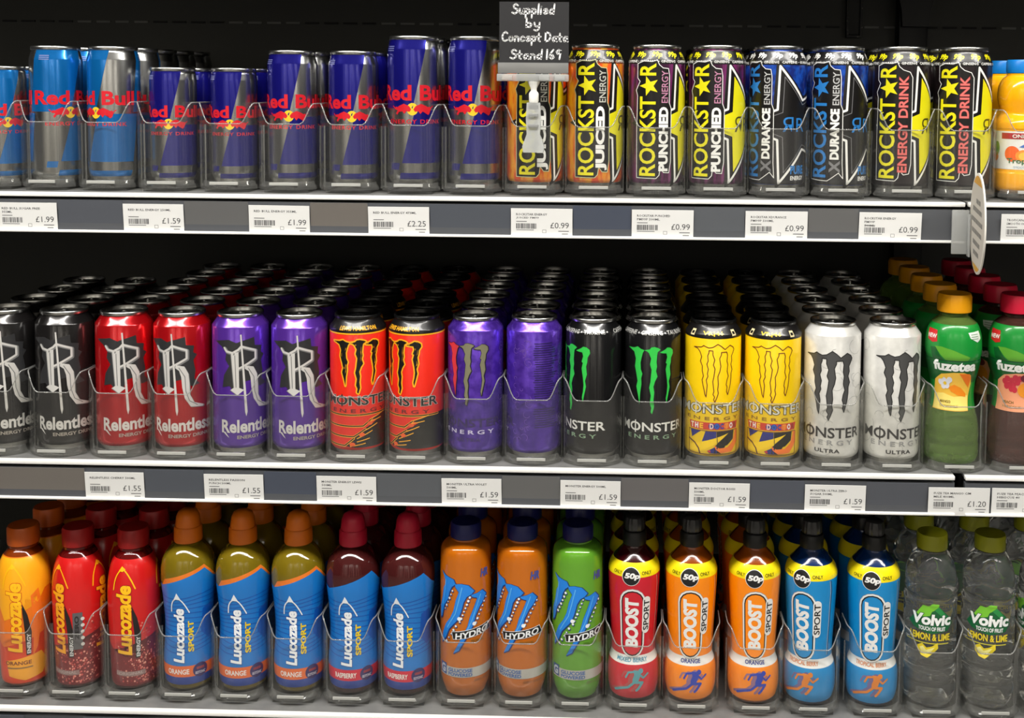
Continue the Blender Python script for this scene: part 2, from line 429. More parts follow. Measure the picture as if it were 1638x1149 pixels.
# ---- winged slim energy cans (silver with blue quarters, red bulls)
def bulls_art(R, H, blue, red=(205, 25, 40)):
    k = 0.1702 * (H / 176.0); kk = R / 31.4
    A = Art(); D = Dig(235, 1140, k, R)
    B = mat('blue_can_lacquer_%d_%d' % (blue[0], blue[2]), blue, 0.22, 0.55, 0.5)
    RD = ink(red, 0.1); YE = ink((225, 190, 40)); SV = mat('pale_can_silver', (150, 152, 156), 0.3, 0.9)
    def dx(x): return (x - 235) * 0.1702 * kk
    def q(x, y): return (R * math.asin(max(-.99, min(.99, dx(x) / R))), D.z(y))
    half = PI * R
    ztop = H - 4.6
    for s in (0, 1):
        o = s * half
        a1, a2 = q(322, 60), q(222, 600)
        A.poly('blue_panel#%d' % s, B, [(a1[0] + o, ztop), (a2[0] + o, a2[1]), (a2[0] + o - half * .52, a2[1]), (a1[0] + o - half * .62, ztop)], 1)
        b1, b2, b3 = q(238, 612), q(150, 975), q(132, 1085)
        A.poly('blue_panel#%d' % s, B, [b1, b2, (b2[0] + half * .60, b2[1]), (b1[0] + half * .52, b1[1])] if s == 0 else [(x + o, z) for x, z in [b1, b2, (b2[0] + half * .60, b2[1]), (b1[0] + half * .52, b1[1])]], 1)
        c1, c2 = q(141, 1042), q(132, 1085)
        A.poly('blue_panel#%d' % s, B, [(c1[0] + o, c1[1]), (c2[0] + o, c2[1]), (c2[0] + half * .60 + o, c2[1]), (c1[0] + half * .60 + o, c1[1])], 1)
        d1, d2 = q(145, 975), q(138, 1022)
        A.poly('blue_panel#%d' % s, B, [(d1[0] - 2 + o, d1[1]), (d2[0] - 2 + o, d2[1]), (d2[0] - half * .15 + o, d2[1]), (d1[0] - half * .15 + o, d1[1])], 1)
        th = 1.0 * R
        A.text('wordmark#%d' % s, RD, 'Red Bull', (-half * .47 + o, D.z(548), half * .47 + o, D.z(440)), bold=0.035, L=4)
        A.text('lettering#%d' % s, RD, 'ENERGY DRINK', (-half * .33 + o, D.z(705), half * .36 + o, D.z(675)), bold=0.015, L=4, space=1.15)
        # the emblem: two bulls charging at a yellow sun
        ex = o - R * .08
        A.disc('emblem#%d' % s, YE, ex, D.z(605), R * .21, 2, R * .23)
        left = [(-.72, .02), (-.66, .13), (-.60, .10), (-.50, .16), (-.32, .24), (-.12, .15), (-.04, .02), (-.10, -.08), (-.22, -.05), (-.30, -.16), (-.38, -.06), (-.52, -.08), (-.60, -.20), (-.66, -.14), (-.58, -.02)]
        for sg in (-1, 1):
            pts = [(ex - sg * x * R * -1 if False else ex + (x if sg < 0 else -x) * R, D.z(610) + y * R * .95) for x, y in left]
            A.poly('emblem#%d' % s, RD, pts, 3)
            A.stroke('emblem#%d' % s, RD, [(ex + (-.70 if sg < 0 else .70) * R, D.z(600)), (ex + (-.80 if sg < 0 else .80) * R, D.z(585))], R * .04, 3)
        for r in range(3):
            A.rect('lettering#%d' % s, ink((120, 125, 170), 0.2), -half * .40 + o, D.z(178 + r * 14) - .5, -half * .27 + o, D.z(178 + r * 14) + .5, 4)
    return A
SILV = mat('brushed_silver_can', (176, 176, 174), 0.24, 1.0, 0.2)
BLUE = (24, 22, 128); SKY = (10, 110, 185)
can('slim_blue_small', 26.6, 137, 25.2, 122, SILV, bulls_art(26.6, 137, BLUE))
can('slim_sky_small', 26.6, 137, 25.2, 122, SILV, bulls_art(26.6, 137, SKY))
can('slim_blue_mid', 28.8, 158, 26.3, 142, SILV, bulls_art(28.8, 158, BLUE))
can('slim_sky_mid', 29.6, 161, 27.0, 145, SILV, bulls_art(29.6, 161, SKY))
can('slim_blue_tall', 31.2, 176, 28.6, 160, SILV, bulls_art(31.2, 176, BLUE))

# ---- star cans (vertical wordmark, black backing, star)
def star_pts(cx, cz, R, rot, inner=0.40, sx=1.0):
    return [(cx + sx * (R if i % 2 == 0 else R * inner) * math.cos(rot + i * PI / 5), cz + (R if i % 2 == 0 else R * inner) * math.sin(rot + i * PI / 5)) for i in range(10)]
def star_art(kind):
    R = 33.1
    A = Art(); D = Dig(247, 1140, 0.158, R)
    BLK = ink((16, 14, 14)); YEL = ink((222, 214, 20)); WHT = ink((232, 232, 228)); GRY = ink((120, 120, 122)); PNK = ink((222, 110, 105))
    BLU = ink((40, 120, 190)); 
    main = BLU if kind == 'endure' else YEL
    sh = R * math.radians(18.6)
    def P(pts): return [(D.u(x) + sh, D.z(y)) for x, y in pts]
    def Bx(x0, y0, x1, y1): b = D.b(x0, y0, x1, y1); return (b[0] + sh, b[1], b[2] + sh, b[3])
    # star
    cu, cz = 56.5, 77.0
    A.poly('star_emblem', BLK, star_pts(cu - 1, cz, 80, PI, 0.44), 1)
    A.stroke('star_emblem', WHT, star_pts(cu, cz, 71, PI, 0.42), 2.6, 2, True)
    if kind == 'endure':
        A.stroke('star_emblem', GRY, star_pts(cu + 1.5, cz, 58, PI, 0.42), 0.7, 2, True)
        A.text('star_emblem', BLU, 'ЯR', (cu - 18, cz - 8, cu + 12, cz + 9), rot=0, L=4)
        A.text('star_emblem', BLU, 'PURE', (cu - 8, 20, cu + 12, 30), L=3, bold=.03)
        A.text('star_emblem', WHT, 'ENERGY', (cu - 8, 13, cu + 12, 18), L=3, bold=.03)
    else:
        A.poly('star_emblem', YEL, star_pts(cu + 1.5, cz, 58, PI, 0.42), 3)
        A.text('star_emblem', ink((70, 66, 20)), 'ЯR', (cu - 15, cz - 9, cu + 14, cz + 9), L=5)
    # black backing of the words with a thin white edge
    bk = [(106, 1052), (104, 700), (108, 450), (98, 410), (125, 345), (108, 320), (108, 215), (150, 196), (210, 200), (248, 188), (262, 222), (290, 246), (328, 250), (336, 300), (336, 500), (350, 540), (350, 930), (338, 1012), (300, 1010), (276, 975), (268, 1030), (246, 1054)]
    if kind == 'original': bk[12:19] = [(335, 262), (352, 300), (352, 500), (352, 540), (352, 930), (340, 1000), (305, 1008)]
    if kind == 'endure': bk[16:22] = [(352, 930), (358, 1040), (330, 1000), (280, 1040), (250, 1060), (180, 1058)]
    A.poly('word_backing', BLK, P(bk), 6)
    A.stroke('word_backing', WHT if kind in ('endure', 'punched', 'original') else ink((200, 200, 150)), P(bk), 0.8, 7, True)
    A.text('wordmark', main, 'ROCKST', Bx(124, 455, 240, 1036), 90, bold=0.02, L=9)
    A.text('wordmark', main, 'R', Bx(124, 212, 240, 302), 90, bold=0.02, L=9)
    A.poly('wordmark', main, star_pts(*P([(190, 378)])[0], 12.0, PI, 0.42), 9)
    if kind == 'juiced':
        A.text('flavour_words', WHT, 'JUICED', Bx(252, 528, 334, 1000), 90, bold=0.055, L=9)
        A.text('flavour_words', ink((190, 190, 180)), 'ENERGY', Bx(276, 265, 324, 500), 90, bold=0.01, L=9)
    elif kind == 'punched':
        A.text('flavour_words', WHT, 'PUNCHED', Bx(262, 530, 330, 1000), 90, bold=0.05, L=9)
        A.text('flavour_words', ink((190, 130, 160)), 'ENERGY', Bx(280, 265, 326, 500), 90, bold=0.01, L=9)
    elif kind == 'endure':
        A.text('flavour_words', GRY, 'X', Bx(262, 910, 338, 1000), 90, bold=0.04, L=9)
        A.text('flavour_words', WHT, 'DURANCE', Bx(266, 532, 330, 902), 90, bold=0.05, L=9)
        A.text('flavour_words', ink((190, 190, 190)), 'ENERGY', Bx(280, 265, 326, 505), 90, bold=0.01, L=9)
    else:
        A.text('flavour_words', PNK, 'ENERGY DRINK', Bx(262, 290, 326, 990), 90, bold=0.02, L=9, outline=[(ink((120, 40, 40)), 0.03)])
    # black shoulder band with prices and the line of ingredients
    cir = 2 * PI * R
    A.rect('neck_band', BLK, -cir / 2, 149, cir / 2, 162, 1)
    A.rect('neck_band', ink((120, 60, 30)) if kind == 'juiced' else BLK, -cir / 2, 146, cir / 2, 149.2, 1)
    pc = WHT if kind == 'endure' else YEL
    for i in range(10):
        u = -cir / 2 + cir * (i + .5) / 10
        A.text('neck_band', pc, '99p', (u - 6.4, 152.2, u + 6.4, 160.2), bold=.04, L=3, shear=.2)
    for i in range(3):
        u = -cir / 2 + cir * (i + .5) / 3
        A.text('neck_band', WHT, 'CAFFEINE • GUARANA • GINSENG', (u - 33, 147.4, u + 33, 150.4), bold=.02, L=3, res=1)
    return A
JUI = mat('orange_streaked_lacquer', (225, 75, 15), 0.3, 0.35, 0.4, noise=((245, 165, 40), (120, 120, 28), 0.42, 0.60))
PUN = mat('purple_streaked_lacquer', (52, 16, 44), 0.3, 0.45, 0.4, noise=((125, 40, 105), (150, 150, 6), 0.45, 0.62))
ORI = mat('black_brown_lacquer', (30, 22, 24), 0.28, 0.3, 0.4)
END = mat('blue_hex_lacquer', (14, 38, 120), 0.28, 0.5, 0.4, noise=((30, 85, 190), (90, 90, 90), 0.45, 0.65))
for k, mm in (('juiced', JUI), ('punched', PUN), ('original', ORI)):
    can('star_' + k, 33.1, 168, 27.6, 149.5, mm, star_art(k))
ea = star_art('endure')
ea.rect('lower_black', ink((22, 22, 26)), -104, 8, 104, 88, 0)
for i in range(14):
    u = -104 + i * 16; ea.poly('lower_black', ink((22, 22, 26)), [(u - 8, 87.9), (u + 8, 87.9), (u, 87.9 + 8 + 5 * (i % 3))], 0)
can('star_endure', 33.1, 168, 27.6, 149.5, END, ea)

# ---- gothic letter R cans
def gothic_art():
    R = 33.1
    A = Art(); D = Dig(252, 1125, 0.158, R)
    DK = ink((50, 50, 52), 0.2); WH = ink((212, 210, 206), 0.2); SH = ink((128, 128, 128), 0.2)
    A.poly('grey_splash', DK, D.p([(65, 265), (150, 250), (200, 275), (235, 262), (330, 238), (335, 300), (385, 310), (380, 360), (402, 380), (380, 420), (392, 500), (385, 560), (415, 605), (370, 618), (300, 560), (255, 570), (240, 632), (180, 642), (150, 600), (105, 612), (115, 520), (150, 450), (125, 400), (132, 350), (100, 300)]), 1)
    leg = [(262, 448), (322, 462), (348, 520), (354, 600), (356, 680), (382, 742), (434, 772), (428, 784), (360, 772), (322, 705), (306, 620), (300, 540), (286, 492), (260, 472)]
    stem = [(164, 352), (216, 343), (218, 615), (254, 632), (206, 670), (158, 630), (182, 612)]
    for m, L, g in ((SH, 2, 5), (WH, 3, 0)):
        A.stroke('letter_emblem', m, D.p([(x + g, y + g) for x, y in [(120, 312), (134, 338), (172, 350), (214, 326), (236, 302), (338, 340), (338, 402), (246, 455), (214, 470)]]), 2.4 if g == 0 else 4.2, L)
        A.poly('letter_emblem', m, D.p([(x + g, y + g) for x, y in leg]), L)
        A.poly('letter_emblem', m, D.p([(x - g, y + g / 2) for x, y in stem]), L)
    A.poly('letter_emblem', WH, D.p([(228, 212), (239, 212), (276, 800), (267, 836), (258, 800)]), 4)
    A.stroke('letter_emblem', SH, D.p([(190, 370), (196, 610)]), 0.9, 5)
    A.stroke('letter_emblem', SH, D.p([(285, 470), (325, 540), (330, 650), (352, 725), (400, 765)]), 0.9, 5)
    A.text('wordmark', WH, 'Relentless', (D.u(98), D.z(958), D.u(98) + 72, D.z(858)), bold=0.03, L=4, arc=0)
    A.poly('wordmark', WH, [(D.u(104), D.z(950)), (D.u(120), D.z(950)), (D.u(146), D.z(995)), (D.u(134), D.z(985))], 4)
    A.text('wordmark', ink((168, 160, 150), 0.3), 'ENERGY DRINK', (D.u(200), D.z(1005), D.u(200) + 50, D.z(978)), bold=0.03, L=4)
    return A
GA = gothic_art()
RB_, RR_, RP_ = mat('gloss_black_can', (30, 28, 28), 0.22, 0.45, 0.5), mat('gloss_red_can', (186, 14, 22), 0.22, 0.55, 0.5), mat('gloss_purple_can', (96, 52, 168), 0.22, 0.55, 0.5)
can('gothic_black', 33.1, 167, 26.6, 151.5, RB_, GA)
can('gothic_red', 33.1, 167, 26.6, 151.5, RR_, GA)
can('gothic_purple', 33.1, 167, 26.6, 151.5, RP_, GA)

# ---- three-claw cans
DG = Dig(312, 1320, 0.1325, 33.1)
CLAWS = [[(105, 308), (150, 305), (180, 290), (205, 308), (238, 318), (225, 340), (215, 380), (205, 430), (208, 490), (222, 530), (212, 570), (215, 620), (205, 700), (200, 800), (190, 740), (180, 690), (172, 650), (182, 600), (172, 540), (158, 470), (165, 400), (150, 340), (130, 325)],
         [(240, 318), (285, 308), (300, 290), (325, 285), (360, 295), (380, 308), (355, 330), (350, 360), (345, 420), (350, 460), (342, 500), (355, 550), (335, 590), (320, 640), (328, 690), (322, 760), (328, 820), (312, 885), (300, 870), (305, 830), (292, 790), (300, 720), (285, 650), (295, 600), (300, 540), (305, 490), (290, 440), (300, 390), (280, 340), (262, 325)],
         [(375, 335), (420, 312), (440, 295), (465, 300), (485, 320), (488, 350), (472, 390), (470, 430), (462, 470), (468, 540), (455, 600), (462, 650), (450, 720), (438, 790), (432, 750), (440, 700), (445, 640), (440, 580), (428, 490), (438, 440), (428, 430), (440, 380), (432, 345), (400, 342)]]
DV = Dig(281, 1140, 0.1517, 33.1)
MOUT = [(137, 240), (165, 238), (190, 235), (210, 222), (225, 230), (250, 238), (280, 232), (318, 208), (345, 225), (372, 250), (395, 232), (410, 220), (432, 235), (440, 255), (432, 280), (422, 305), (425, 340), (418, 370), (428, 410), (420, 440), (420, 480), (415, 530), (405, 575), (397, 605), (388, 580), (392, 545), (385, 525), (390, 490), (400, 460), (390, 420), (395, 370), (388, 340), (392, 295), (385, 270), (345, 272), (345, 290), (332, 320), (342, 380), (335, 420), (320, 460), (325, 520), (320, 560), (326, 590), (315, 625), (300, 660), (290, 640), (298, 620), (285, 600), (292, 575), (282, 500), (290, 460), (298, 400), (285, 370), (295, 330), (280, 290), (280, 260), (250, 258), (250, 275), (240, 300), (245, 340), (235, 365), (247, 405), (240, 440), (245, 460), (232, 490), (240, 530), (235, 590), (232, 622), (222, 600), (215, 560), (205, 520), (200, 490), (210, 460), (200, 420), (200, 380), (185, 345), (195, 310), (180, 270), (165, 250)]
def barred(A, part, m, box, **kw):
    A.text(part, m, 'MONSTER', box, **kw)
    w = lambda t: max(v[0] for v in text_mesh(t, kw.get('bold', 0))[0])
    f = (w('M') * 1.06 + w('MO')) / 2 / w('MONSTER')
    x = box[0] + f * (box[2] - box[0]); h = box[3] - box[1]
    A.stroke(part, m, [(x, box[1] - h * .12), (x, box[3] + h * .12)], 1.5, kw.get('L', 4))
def zmap(pts, lo, hi, LO, HI):
    return [(u, LO + (z - lo) * (HI - LO) / (hi - lo)) for u, z in pts]
def claw_words(A, mw, me, third=None, mt=None, out=None, z=(36, 47), ze=(27, 32), zt=(14.5, 19)):
    barred(A, 'wordmark', mw, (-43, z[0], 45, z[1]), bold=0.018, L=4, outline=out or ())
    A.text('lettering', me, 'ENERGY', (-32, ze[0], 34, ze[1]), bold=0.02, L=4, space=1.6)
    if third: A.text('lettering', mt, third, (-13, zt[0], 17, zt[1]), bold=0.03, L=4, space=1.1)
def neck_words(A, m, s, n, z0=150.5, z1=155.5, w=None, band=None):
    cir = 2 * PI * 33.1
    if band: A.rect('neck_band', band, -cir / 2, 147.5, cir / 2, 162.2, 1)
    for i in range(n):
        u = cir * i / n
        if u > cir / 2: u -= cir
        A.text('neck_band', m, s, (u - w / 2, z0, u + w / 2, z1), bold=.03, L=3, res=1)
GRN = ink((50, 195, 75))
A = Art()
for c in CLAWS:
    A.poly('claw_emblem', GRN, DG.p(c), 3)
    A.stroke('claw_emblem', ink((20, 110, 45)), DG.p(c), 0.7, 2, True)
claw_words(A, ink((225, 225, 220)), ink((130, 160, 130)))
neck_words(A, ink((190, 190, 186), 0.4), 'CAFFEINE • GINSENG • TAURINE •', 2, w=96)
can('claw_black', 33.1, 167, 26.6, 151.5, mat('satin_black_can', (20, 20, 21), 0.24, 0.3, 0.4), A)

A = Art()
D2 = Dig(250, 1130, 0.158, 33.1)
YO = ink((245, 175, 30)); BK = ink((18, 16, 16)); RDO = ink((222, 42, 24))
for c in CLAWS:
    c = zmap(DG.p(c), 57.6, 137, 76, 140)
    A.stroke('claw_emblem', YO, c, 3.2, 2, True); A.poly('claw_emblem', BK, c, 3)
barred(A, 'wordmark', BK, (-43, 62, 47, 73), bold=0.018, L=5, outline=[(ink((185, 180, 170)), 0.035)])
A.text('lettering', ink((110, 20, 14)), 'ENERGY', (-34, 53, 36, 57.5), bold=0.02, L=4, space=1.6)
z_ = D2.z
stair = [(D2.u(455), z_(800)), (D2.u(335), z_(850)), (D2.u(385), z_(862)), (D2.u(300), z_(915)), (D2.u(345), z_(928)), (D2.u(222), z_(985)), (D2.u(290), z_(1000)), (D2.u(148), z_(1048)), (D2.u(240), z_(1062)), (120, z_(1062)), (120, z_(800))]
A.poly('black_corner', BK, stair, 1)
for i, ln in enumerate([[(-45, z_(812)), (0, z_(812)), (D2.u(458), z_(808))], [(-45, z_(893)), (D2.u(285), z_(898)), (D2.u(345), z_(852))], [(-45, z_(970)), (D2.u(215), z_(976)), (D2.u(300), z_(922))], [(-45, z_(1040)), (D2.u(150), z_(1046)), (D2.u(215), z_(990))]]):
    A.stroke('black_corner', YO, ln, 2.6, 2); A.stroke('black_corner', BK, [(x, z + .2) for x, z in ln], 1.4, 3)
for x, y in ((335, 880), (275, 962), (205, 1035)): A.disc('black_corner', ink((230, 90, 30)), D2.u(x), z_(y), 3.4, 4, 2.4)
for x0, y0, x1, y1 in ((335, 850, 430, 812), (340, 868, 412, 852), (300, 930, 385, 892), (240, 990, 350, 940), (240, 1015, 330, 995), (190, 1050, 300, 1030)):
    A.stroke('black_corner', YO, [(D2.u(x0), z_(y0)), (D2.u(x1), z_(y1))], 1.0, 4)
neck_words(A, YO, 'LEWIS HAMILTON', 2, 151, 156, 46, BK)
cir = 2 * PI * 33.1
A.rect('neck_band', YO, -cir / 2, 146.3, cir / 2, 148, 2)
can('claw_red', 33.1, 167, 26.6, 151.5, mat('orange_red_can', (226, 40, 22), 0.35, 0.1, 0.35), A, BLACK_LID)

A = Art()
GO = ink((150, 148, 120), 0.5); BK = ink((18, 16, 16))
for i, c in enumerate(CLAWS):
    g = ink((215, 70, 80), 0.3) if i == 0 else GO
    c = zmap(DG.p(c), 57.6, 137, 64, 138)
    A.stroke('claw_emblem', ink((28, 24, 40)), [(x + .4, y - .3) for x, y in c], 1.8, 1, True); A.poly('claw_emblem', g, c, 3)
barred(A, 'wordmark', ink((52, 34, 96), 0.3), (-43, 38, 45, 48), bold=0.018, L=4)
A.text('lettering', ink((205, 200, 225)), 'ENERGY', (-32, 29.5, 34, 34.5), bold=0.02, L=4, space=1.6)
A.text('lettering', ink((52, 34, 96)), 'ULTRA', (-13, 20.5, 17, 25), bold=0.03, L=4, space=1.1)
for blk in range(2):
    for r in range(26 if blk == 0 else 9):
        zz = 138 - r * 2.7 if blk == 0 else 60 - r * 2.7
        A.rect('small_print', ink((45, 34, 84), 0.2), 70 + random.uniform(0, 3), zz, 70 + random.uniform(22, 34), zz + 1.1, 2)
for r in range(60):
    a, z = random.uniform(45, 66) if r % 2 else random.uniform(105, 130), random.uniform(20, 140)
    t0 = random.uniform(0, 6); rr = random.uniform(2, 5)
    A.stroke('scroll_pattern', ink((128, 92, 190), 0.4), [(a + rr * math.cos(t0 + t), z + rr * math.sin(t0 + t)) for t in (0, .7, 1.4, 2.1, 2.8, 3.5)], 0.5, 1)
VIO = mat('violet_foil_can', (78, 44, 160), 0.26, 0.6, 0.3, noise=((100, 62, 190), (90, 90, 90), 0.42, 0.6), bump=(160, 0.12))
can('claw_violet', 33.1, 167, 26.6, 151.5, VIO, A)

A = Art()
BR = ink((110, 40, 30))
A.stroke('claw_emblem', BR, DV.p(MOUT), 1.0, 2, True)
barred(A, 'wordmark', ink((222, 220, 205)), (-43, 59, 47, 70), bold=0.012, L=5, outline=[(BK, 0.04)])
A.text('lettering', ink((150, 110, 10)), 'ENERGY', (-34, 51, 36, 55), bold=0.02, L=4, space=1.6)
bx = DV.b(118, 815, 465, 885)
A.poly('flavour_words', ink((205, 60, 40)), [(bx[0], bx[1] + 1), (bx[2], bx[1] + 1), (bx[2] + 2, bx[3] - 1), (bx[0] - 2, bx[3] - 1)], 2)
for i, (ch, c) in enumerate(zip('THE DOCTOR', ((240, 230, 200), (235, 235, 235), (245, 190, 40), (0, 0, 0), (235, 200, 190), (40, 90, 190), (40, 60, 150), (240, 150, 40), (235, 235, 235), (150, 40, 30)))):
    if ch == ' ': continue
    w_ = (bx[2] - bx[0]) / 10
    if i in (4, 5, 7): A.disc('flavour_words', ink((30, 60, 140)) if i != 7 else ink((230, 120, 40)), bx[0] + w_ * (i + .5), (bx[1] + bx[3]) / 2, 3.6, 3)
    A.text('flavour_words', ink(c), ch, (bx[0] + w_ * i + .8, bx[1] + 2, bx[0] + w_ * (i + 1) - .8, bx[3] - 2), bold=.05, L=4)
BB = ink((35, 40, 120)); OR = ink((240, 120, 35)); YL2 = ink((245, 205, 20))
pn = DV.b(108, 888, 468, 1072)
A.poly('pattern_panel', BB, DV.p([(118, 888), (200, 888), (130, 950)]), 2)
A.poly('pattern_panel', BB, DV.p([(232, 892), (316, 892), (316, 960), (200, 990)]), 2)
A.poly('pattern_panel', BB, DV.p([(245, 1045), (322, 1005), (322, 1066), (262, 1062)]), 2)
A.poly('pattern_panel', BK, DV.p([(318, 892), (448, 888), (442, 960), (402, 1002), (350, 1014), (308, 1002), (300, 1062), (350, 1066), (322, 1040)]), 2)
A.poly('pattern_panel', OR, DV.p([(455, 888), (472, 888), (472, 980), (432, 1058), (350, 1062), (312, 1032), (298, 1000), (340, 1024), (400, 1020), (438, 982), (452, 930)]), 3)
A.poly('pattern_panel', YL2, DV.p([(408, 908), (120, 1008), (110, 1062), (200, 1052), (320, 985)]), 3)
A.poly('pattern_panel', ink((205, 60, 40)), DV.p([(245, 1048), (268, 1035), (275, 1060)]), 4)
A.stroke('pattern_panel', ink((90, 40, 40)), DV.p([(108, 965), (150, 990), (180, 1030), (190, 1070)]), 1.6, 4)
A.stroke('pattern_panel', ink((120, 60, 30)), [(pn[0], pn[1]), (pn[2], pn[1]), (pn[2], pn[3]), (pn[0], pn[3])], 0.8, 4, True)
neck_words(A, YL2, 'VR|46', 3, 150.5, 156, 26, BK)
for u in (-27, 27, -62, 62):
    A.rect('neck_band', ink((235, 220, 170)), u - 3, 150, u + 3, 157, 3); A.rect('neck_band', BK, u - 2, 152, u + 2, 155, 4)
can('claw_yellow', 33.1, 167, 26.6, 151.5, mat('racing_yellow_can', (240, 200, 8), 0.35, 0.1, 0.35), A, BLACK_LID)

A = Art()
MW = [(u * 1.14, z) for u, z in zmap(DV.p(MOUT), 72.8, 141.4, 53, 135)]
A.poly('claw_emblem', ink((88, 88, 88), 0.3), MW, 2)
A.stroke('claw_emblem', ink((30, 30, 30)), MW, 1.0, 3, True)
claw_words(A, ink((48, 46, 46)), ink((150, 150, 150)), 'ULTRA', ink((52, 50, 50)), z=(32, 44.5), ze=(23.5, 29.5))
for r in range(46):
    a, z = random.uniform(-95, 95), random.uniform(18, 143)
    t0 = random.uniform(0, 6); rr = random.uniform(3, 9)
    A.stroke('scroll_pattern', ink((172, 172, 170)), [(a + (rr + .8 * t) * math.cos(t0 + t), z + (rr + .8 * t) * math.sin(t0 + t)) for t in (0, .5, 1, 1.5, 2, 2.5, 3, 3.5)], 0.45, 0, caps=False)
can('claw_white', 33.1, 167, 26.6, 151.5, mat('pearl_white_can', (214, 213, 208), 0.3, 0.25, 0.4, noise=((228, 227, 222), (60, 60, 60), 0.4, 0.6)), A)

# ================================================================== bottles
def bottle(name, prof, bodym, caps, art, R, dz=5.0, seg=40, flute=None, smooth=50, extra=()):
    """prof: outer profile in mm; caps: [(part, profile, material, parent, flute)]"""
    parts = [('bottle_body', lathe('bottle_body', prof, bodym, seg, True, True, smooth, flute), None)]
    for pn_, pp, pm, par, fl in caps:
        parts.append((pn_, lathe(pn_, pp, pm, 36 if fl else 28, True, True, 40, fl), par))
    zs_ = []
    for _, z in sorted(prof, key=lambda q: q[1]):
        if not zs_ or z - zs_[-1] > 0.6: zs_.append(z)
    prints = art.build(prof, R, zc=zs_, base=0.18, step=0.09) if art else []
    PROTO[name] = (parts, prints)
def ridges(n, d): return lambda z, a: 1.0 + d * (1 if int(a / (2 * PI) * n * 2 + .01) % 2 else 0)
def band(A, part, m, z0, z1, R, L=0): A.rect(part, m, -PI * R, z0, PI * R, z1, L)
def capp(r, z0, z1, top=1.0): return [(r, z0), (r, z1 - top), (r - top * .8, z1), (0, z1)]

# ---- iced tea bottles
def tea(name, liquid, capm, fruit):
    R = 32.3; D = Dig(225, 1140, 0.185, R)
    prof = smooth_prof([(22, 0), (28, 2), (31, 8), (31.6, 18), (30.8, 24), (31.6, 30), (31.2, 36), (30.5, 46), (27, 62), (24.6, 78), (25.6, 95), (29.5, 112), (31.2, 122), (30.9, 125), (32.2, 130), (32.3, 142), (31.0, 154), (26.5, 165), (18, 172), (14.5, 175), (14, 181)], 4)
    A = Art(); G = ink((22, 140, 52), 0, .3, .5); GD = ink((14, 92, 40), 0, .3, .5)
    band(A, 'sleeve', G, 66, 166, R, 0)
    band(A, 'sleeve', GD, 98, 125, R, 1)
    band(A, 'sleeve', ink((12, 70, 34)), 123.8, 125.2, R, 2)
    A.poly('sleeve', ink((96, 168, 50)), D.p([(115, 380), (160, 378), (230, 395), (330, 440), (320, 462), (180, 460), (150, 430)]), 2)
    A.poly('sleeve', GD, D.p([(90, 390), (120, 385), (150, 440), (175, 465), (100, 465)]), 2)
    A.text('wordmark', ink((238, 240, 236)), 'fuzetea', D.b(105, 465, 368, 532), bold=0.045, L=4)
    fr = ink((240, 190, 70)) if fruit == 'mango' else ink((238, 160, 120))
    fp = D.p([(85, 790), (88, 660), (100, 600), (150, 555), (230, 540), (300, 540), (350, 560), (362, 620), (350, 700), (345, 790)])
    A.poly('fruit_picture', fr, fp, 3)
    if fruit == 'mango':
        A.poly('fruit_picture', ink((250, 225, 120)), D.p([(88, 785), (92, 690), (160, 680), (240, 700), (345, 690), (343, 785)]), 4)
        A.poly('fruit_picture', ink((242, 140, 25)), D.p([(195, 640), (240, 620), (290, 640), (330, 680), (330, 700), (270, 690), (215, 665)]), 5)
        A.poly('fruit_picture', ink((240, 120, 25)), D.p([(270, 545), (340, 550), (355, 580), (345, 640), (320, 610)]), 5)
        for x, y in ((140, 610), (165, 595), (190, 605), (160, 635), (185, 630), (205, 590)): A.disc('fruit_picture', ink((226, 226, 232)), D.u(x), D.z(y), 3.6, 6)
        for x, y in ((150, 575), (172, 615)): A.disc('fruit_picture', ink((240, 200, 40)), D.u(x), D.z(y), 2.2, 7)
    else:
        for x, y in ((150, 600), (170, 580), (200, 590), (225, 570), (180, 620), (160, 630), (210, 620), (240, 600), (195, 645), (220, 650), (255, 575)):
            A.disc('fruit_picture', ink((206, 50, 70)), D.u(x), D.z(y), 3.8, 5)
        A.disc('fruit_picture', ink((240, 150, 40)), D.u(300), D.z(650), 11, 6, 9)
        A.disc('fruit_picture', ink((110, 30, 50)), D.u(300), D.z(570), 8, 6, 5)
    A.text('lettering', ink((120, 100, 40)), 'MANGO' if fruit == 'mango' else 'PEACH', D.b(135, 724, 215, 742), bold=.02, L=7)
    A.text('lettering', ink((140, 120, 60)), 'CHAMOMILE' if fruit == 'mango' else 'HIBISCUS', D.b(135, 752, 270, 768), L=7)
    b = D.b(66, 280, 128, 355)
    A.poly('badge', ink((205, 35, 38)), D.p([(66, 275), (120, 280), (128, 350), (100, 360), (72, 345)]), 3)
    A.text('badge', ink((240, 235, 230)), 'NEW', D.b(72, 305, 122, 332), bold=.03, L=5)
    A.poly('badge#2', ink((225, 235, 225)), D.p([(320, 285), (385, 280), (388, 330), (370, 350), (330, 320)]), 3)
    for r in range(3): A.rect('badge#2', ink((120, 150, 120)), D.u(335), D.z(300 + r * 14), D.u(375), D.z(296 + r * 14), 5)
    bottle(name, prof, liquid, [('cap', [(19.6, 179), (20, 182), (20, 196), (18.5, 200), (0, 200)], capm, None, ridges(40, .012)), ('neck_ring', [(14.6, 173), (16.2, 174), (16.2, 177), (14.6, 178)], liquid, None, None)], A, R)
GTEA = mat('green_tea_in_clear_plastic', (168, 208, 104), 0.05, 0, .1, 0.82, 1.35, bump=(110, 0.8))
BTEA = mat('dark_tea_in_clear_plastic', (140, 92, 80), 0.05, 0, .1, 0.82, 1.35, bump=(110, 0.8))
tea('tea_mango', GTEA, mat('amber_cap', (235, 160, 10), 0.35), 'mango')
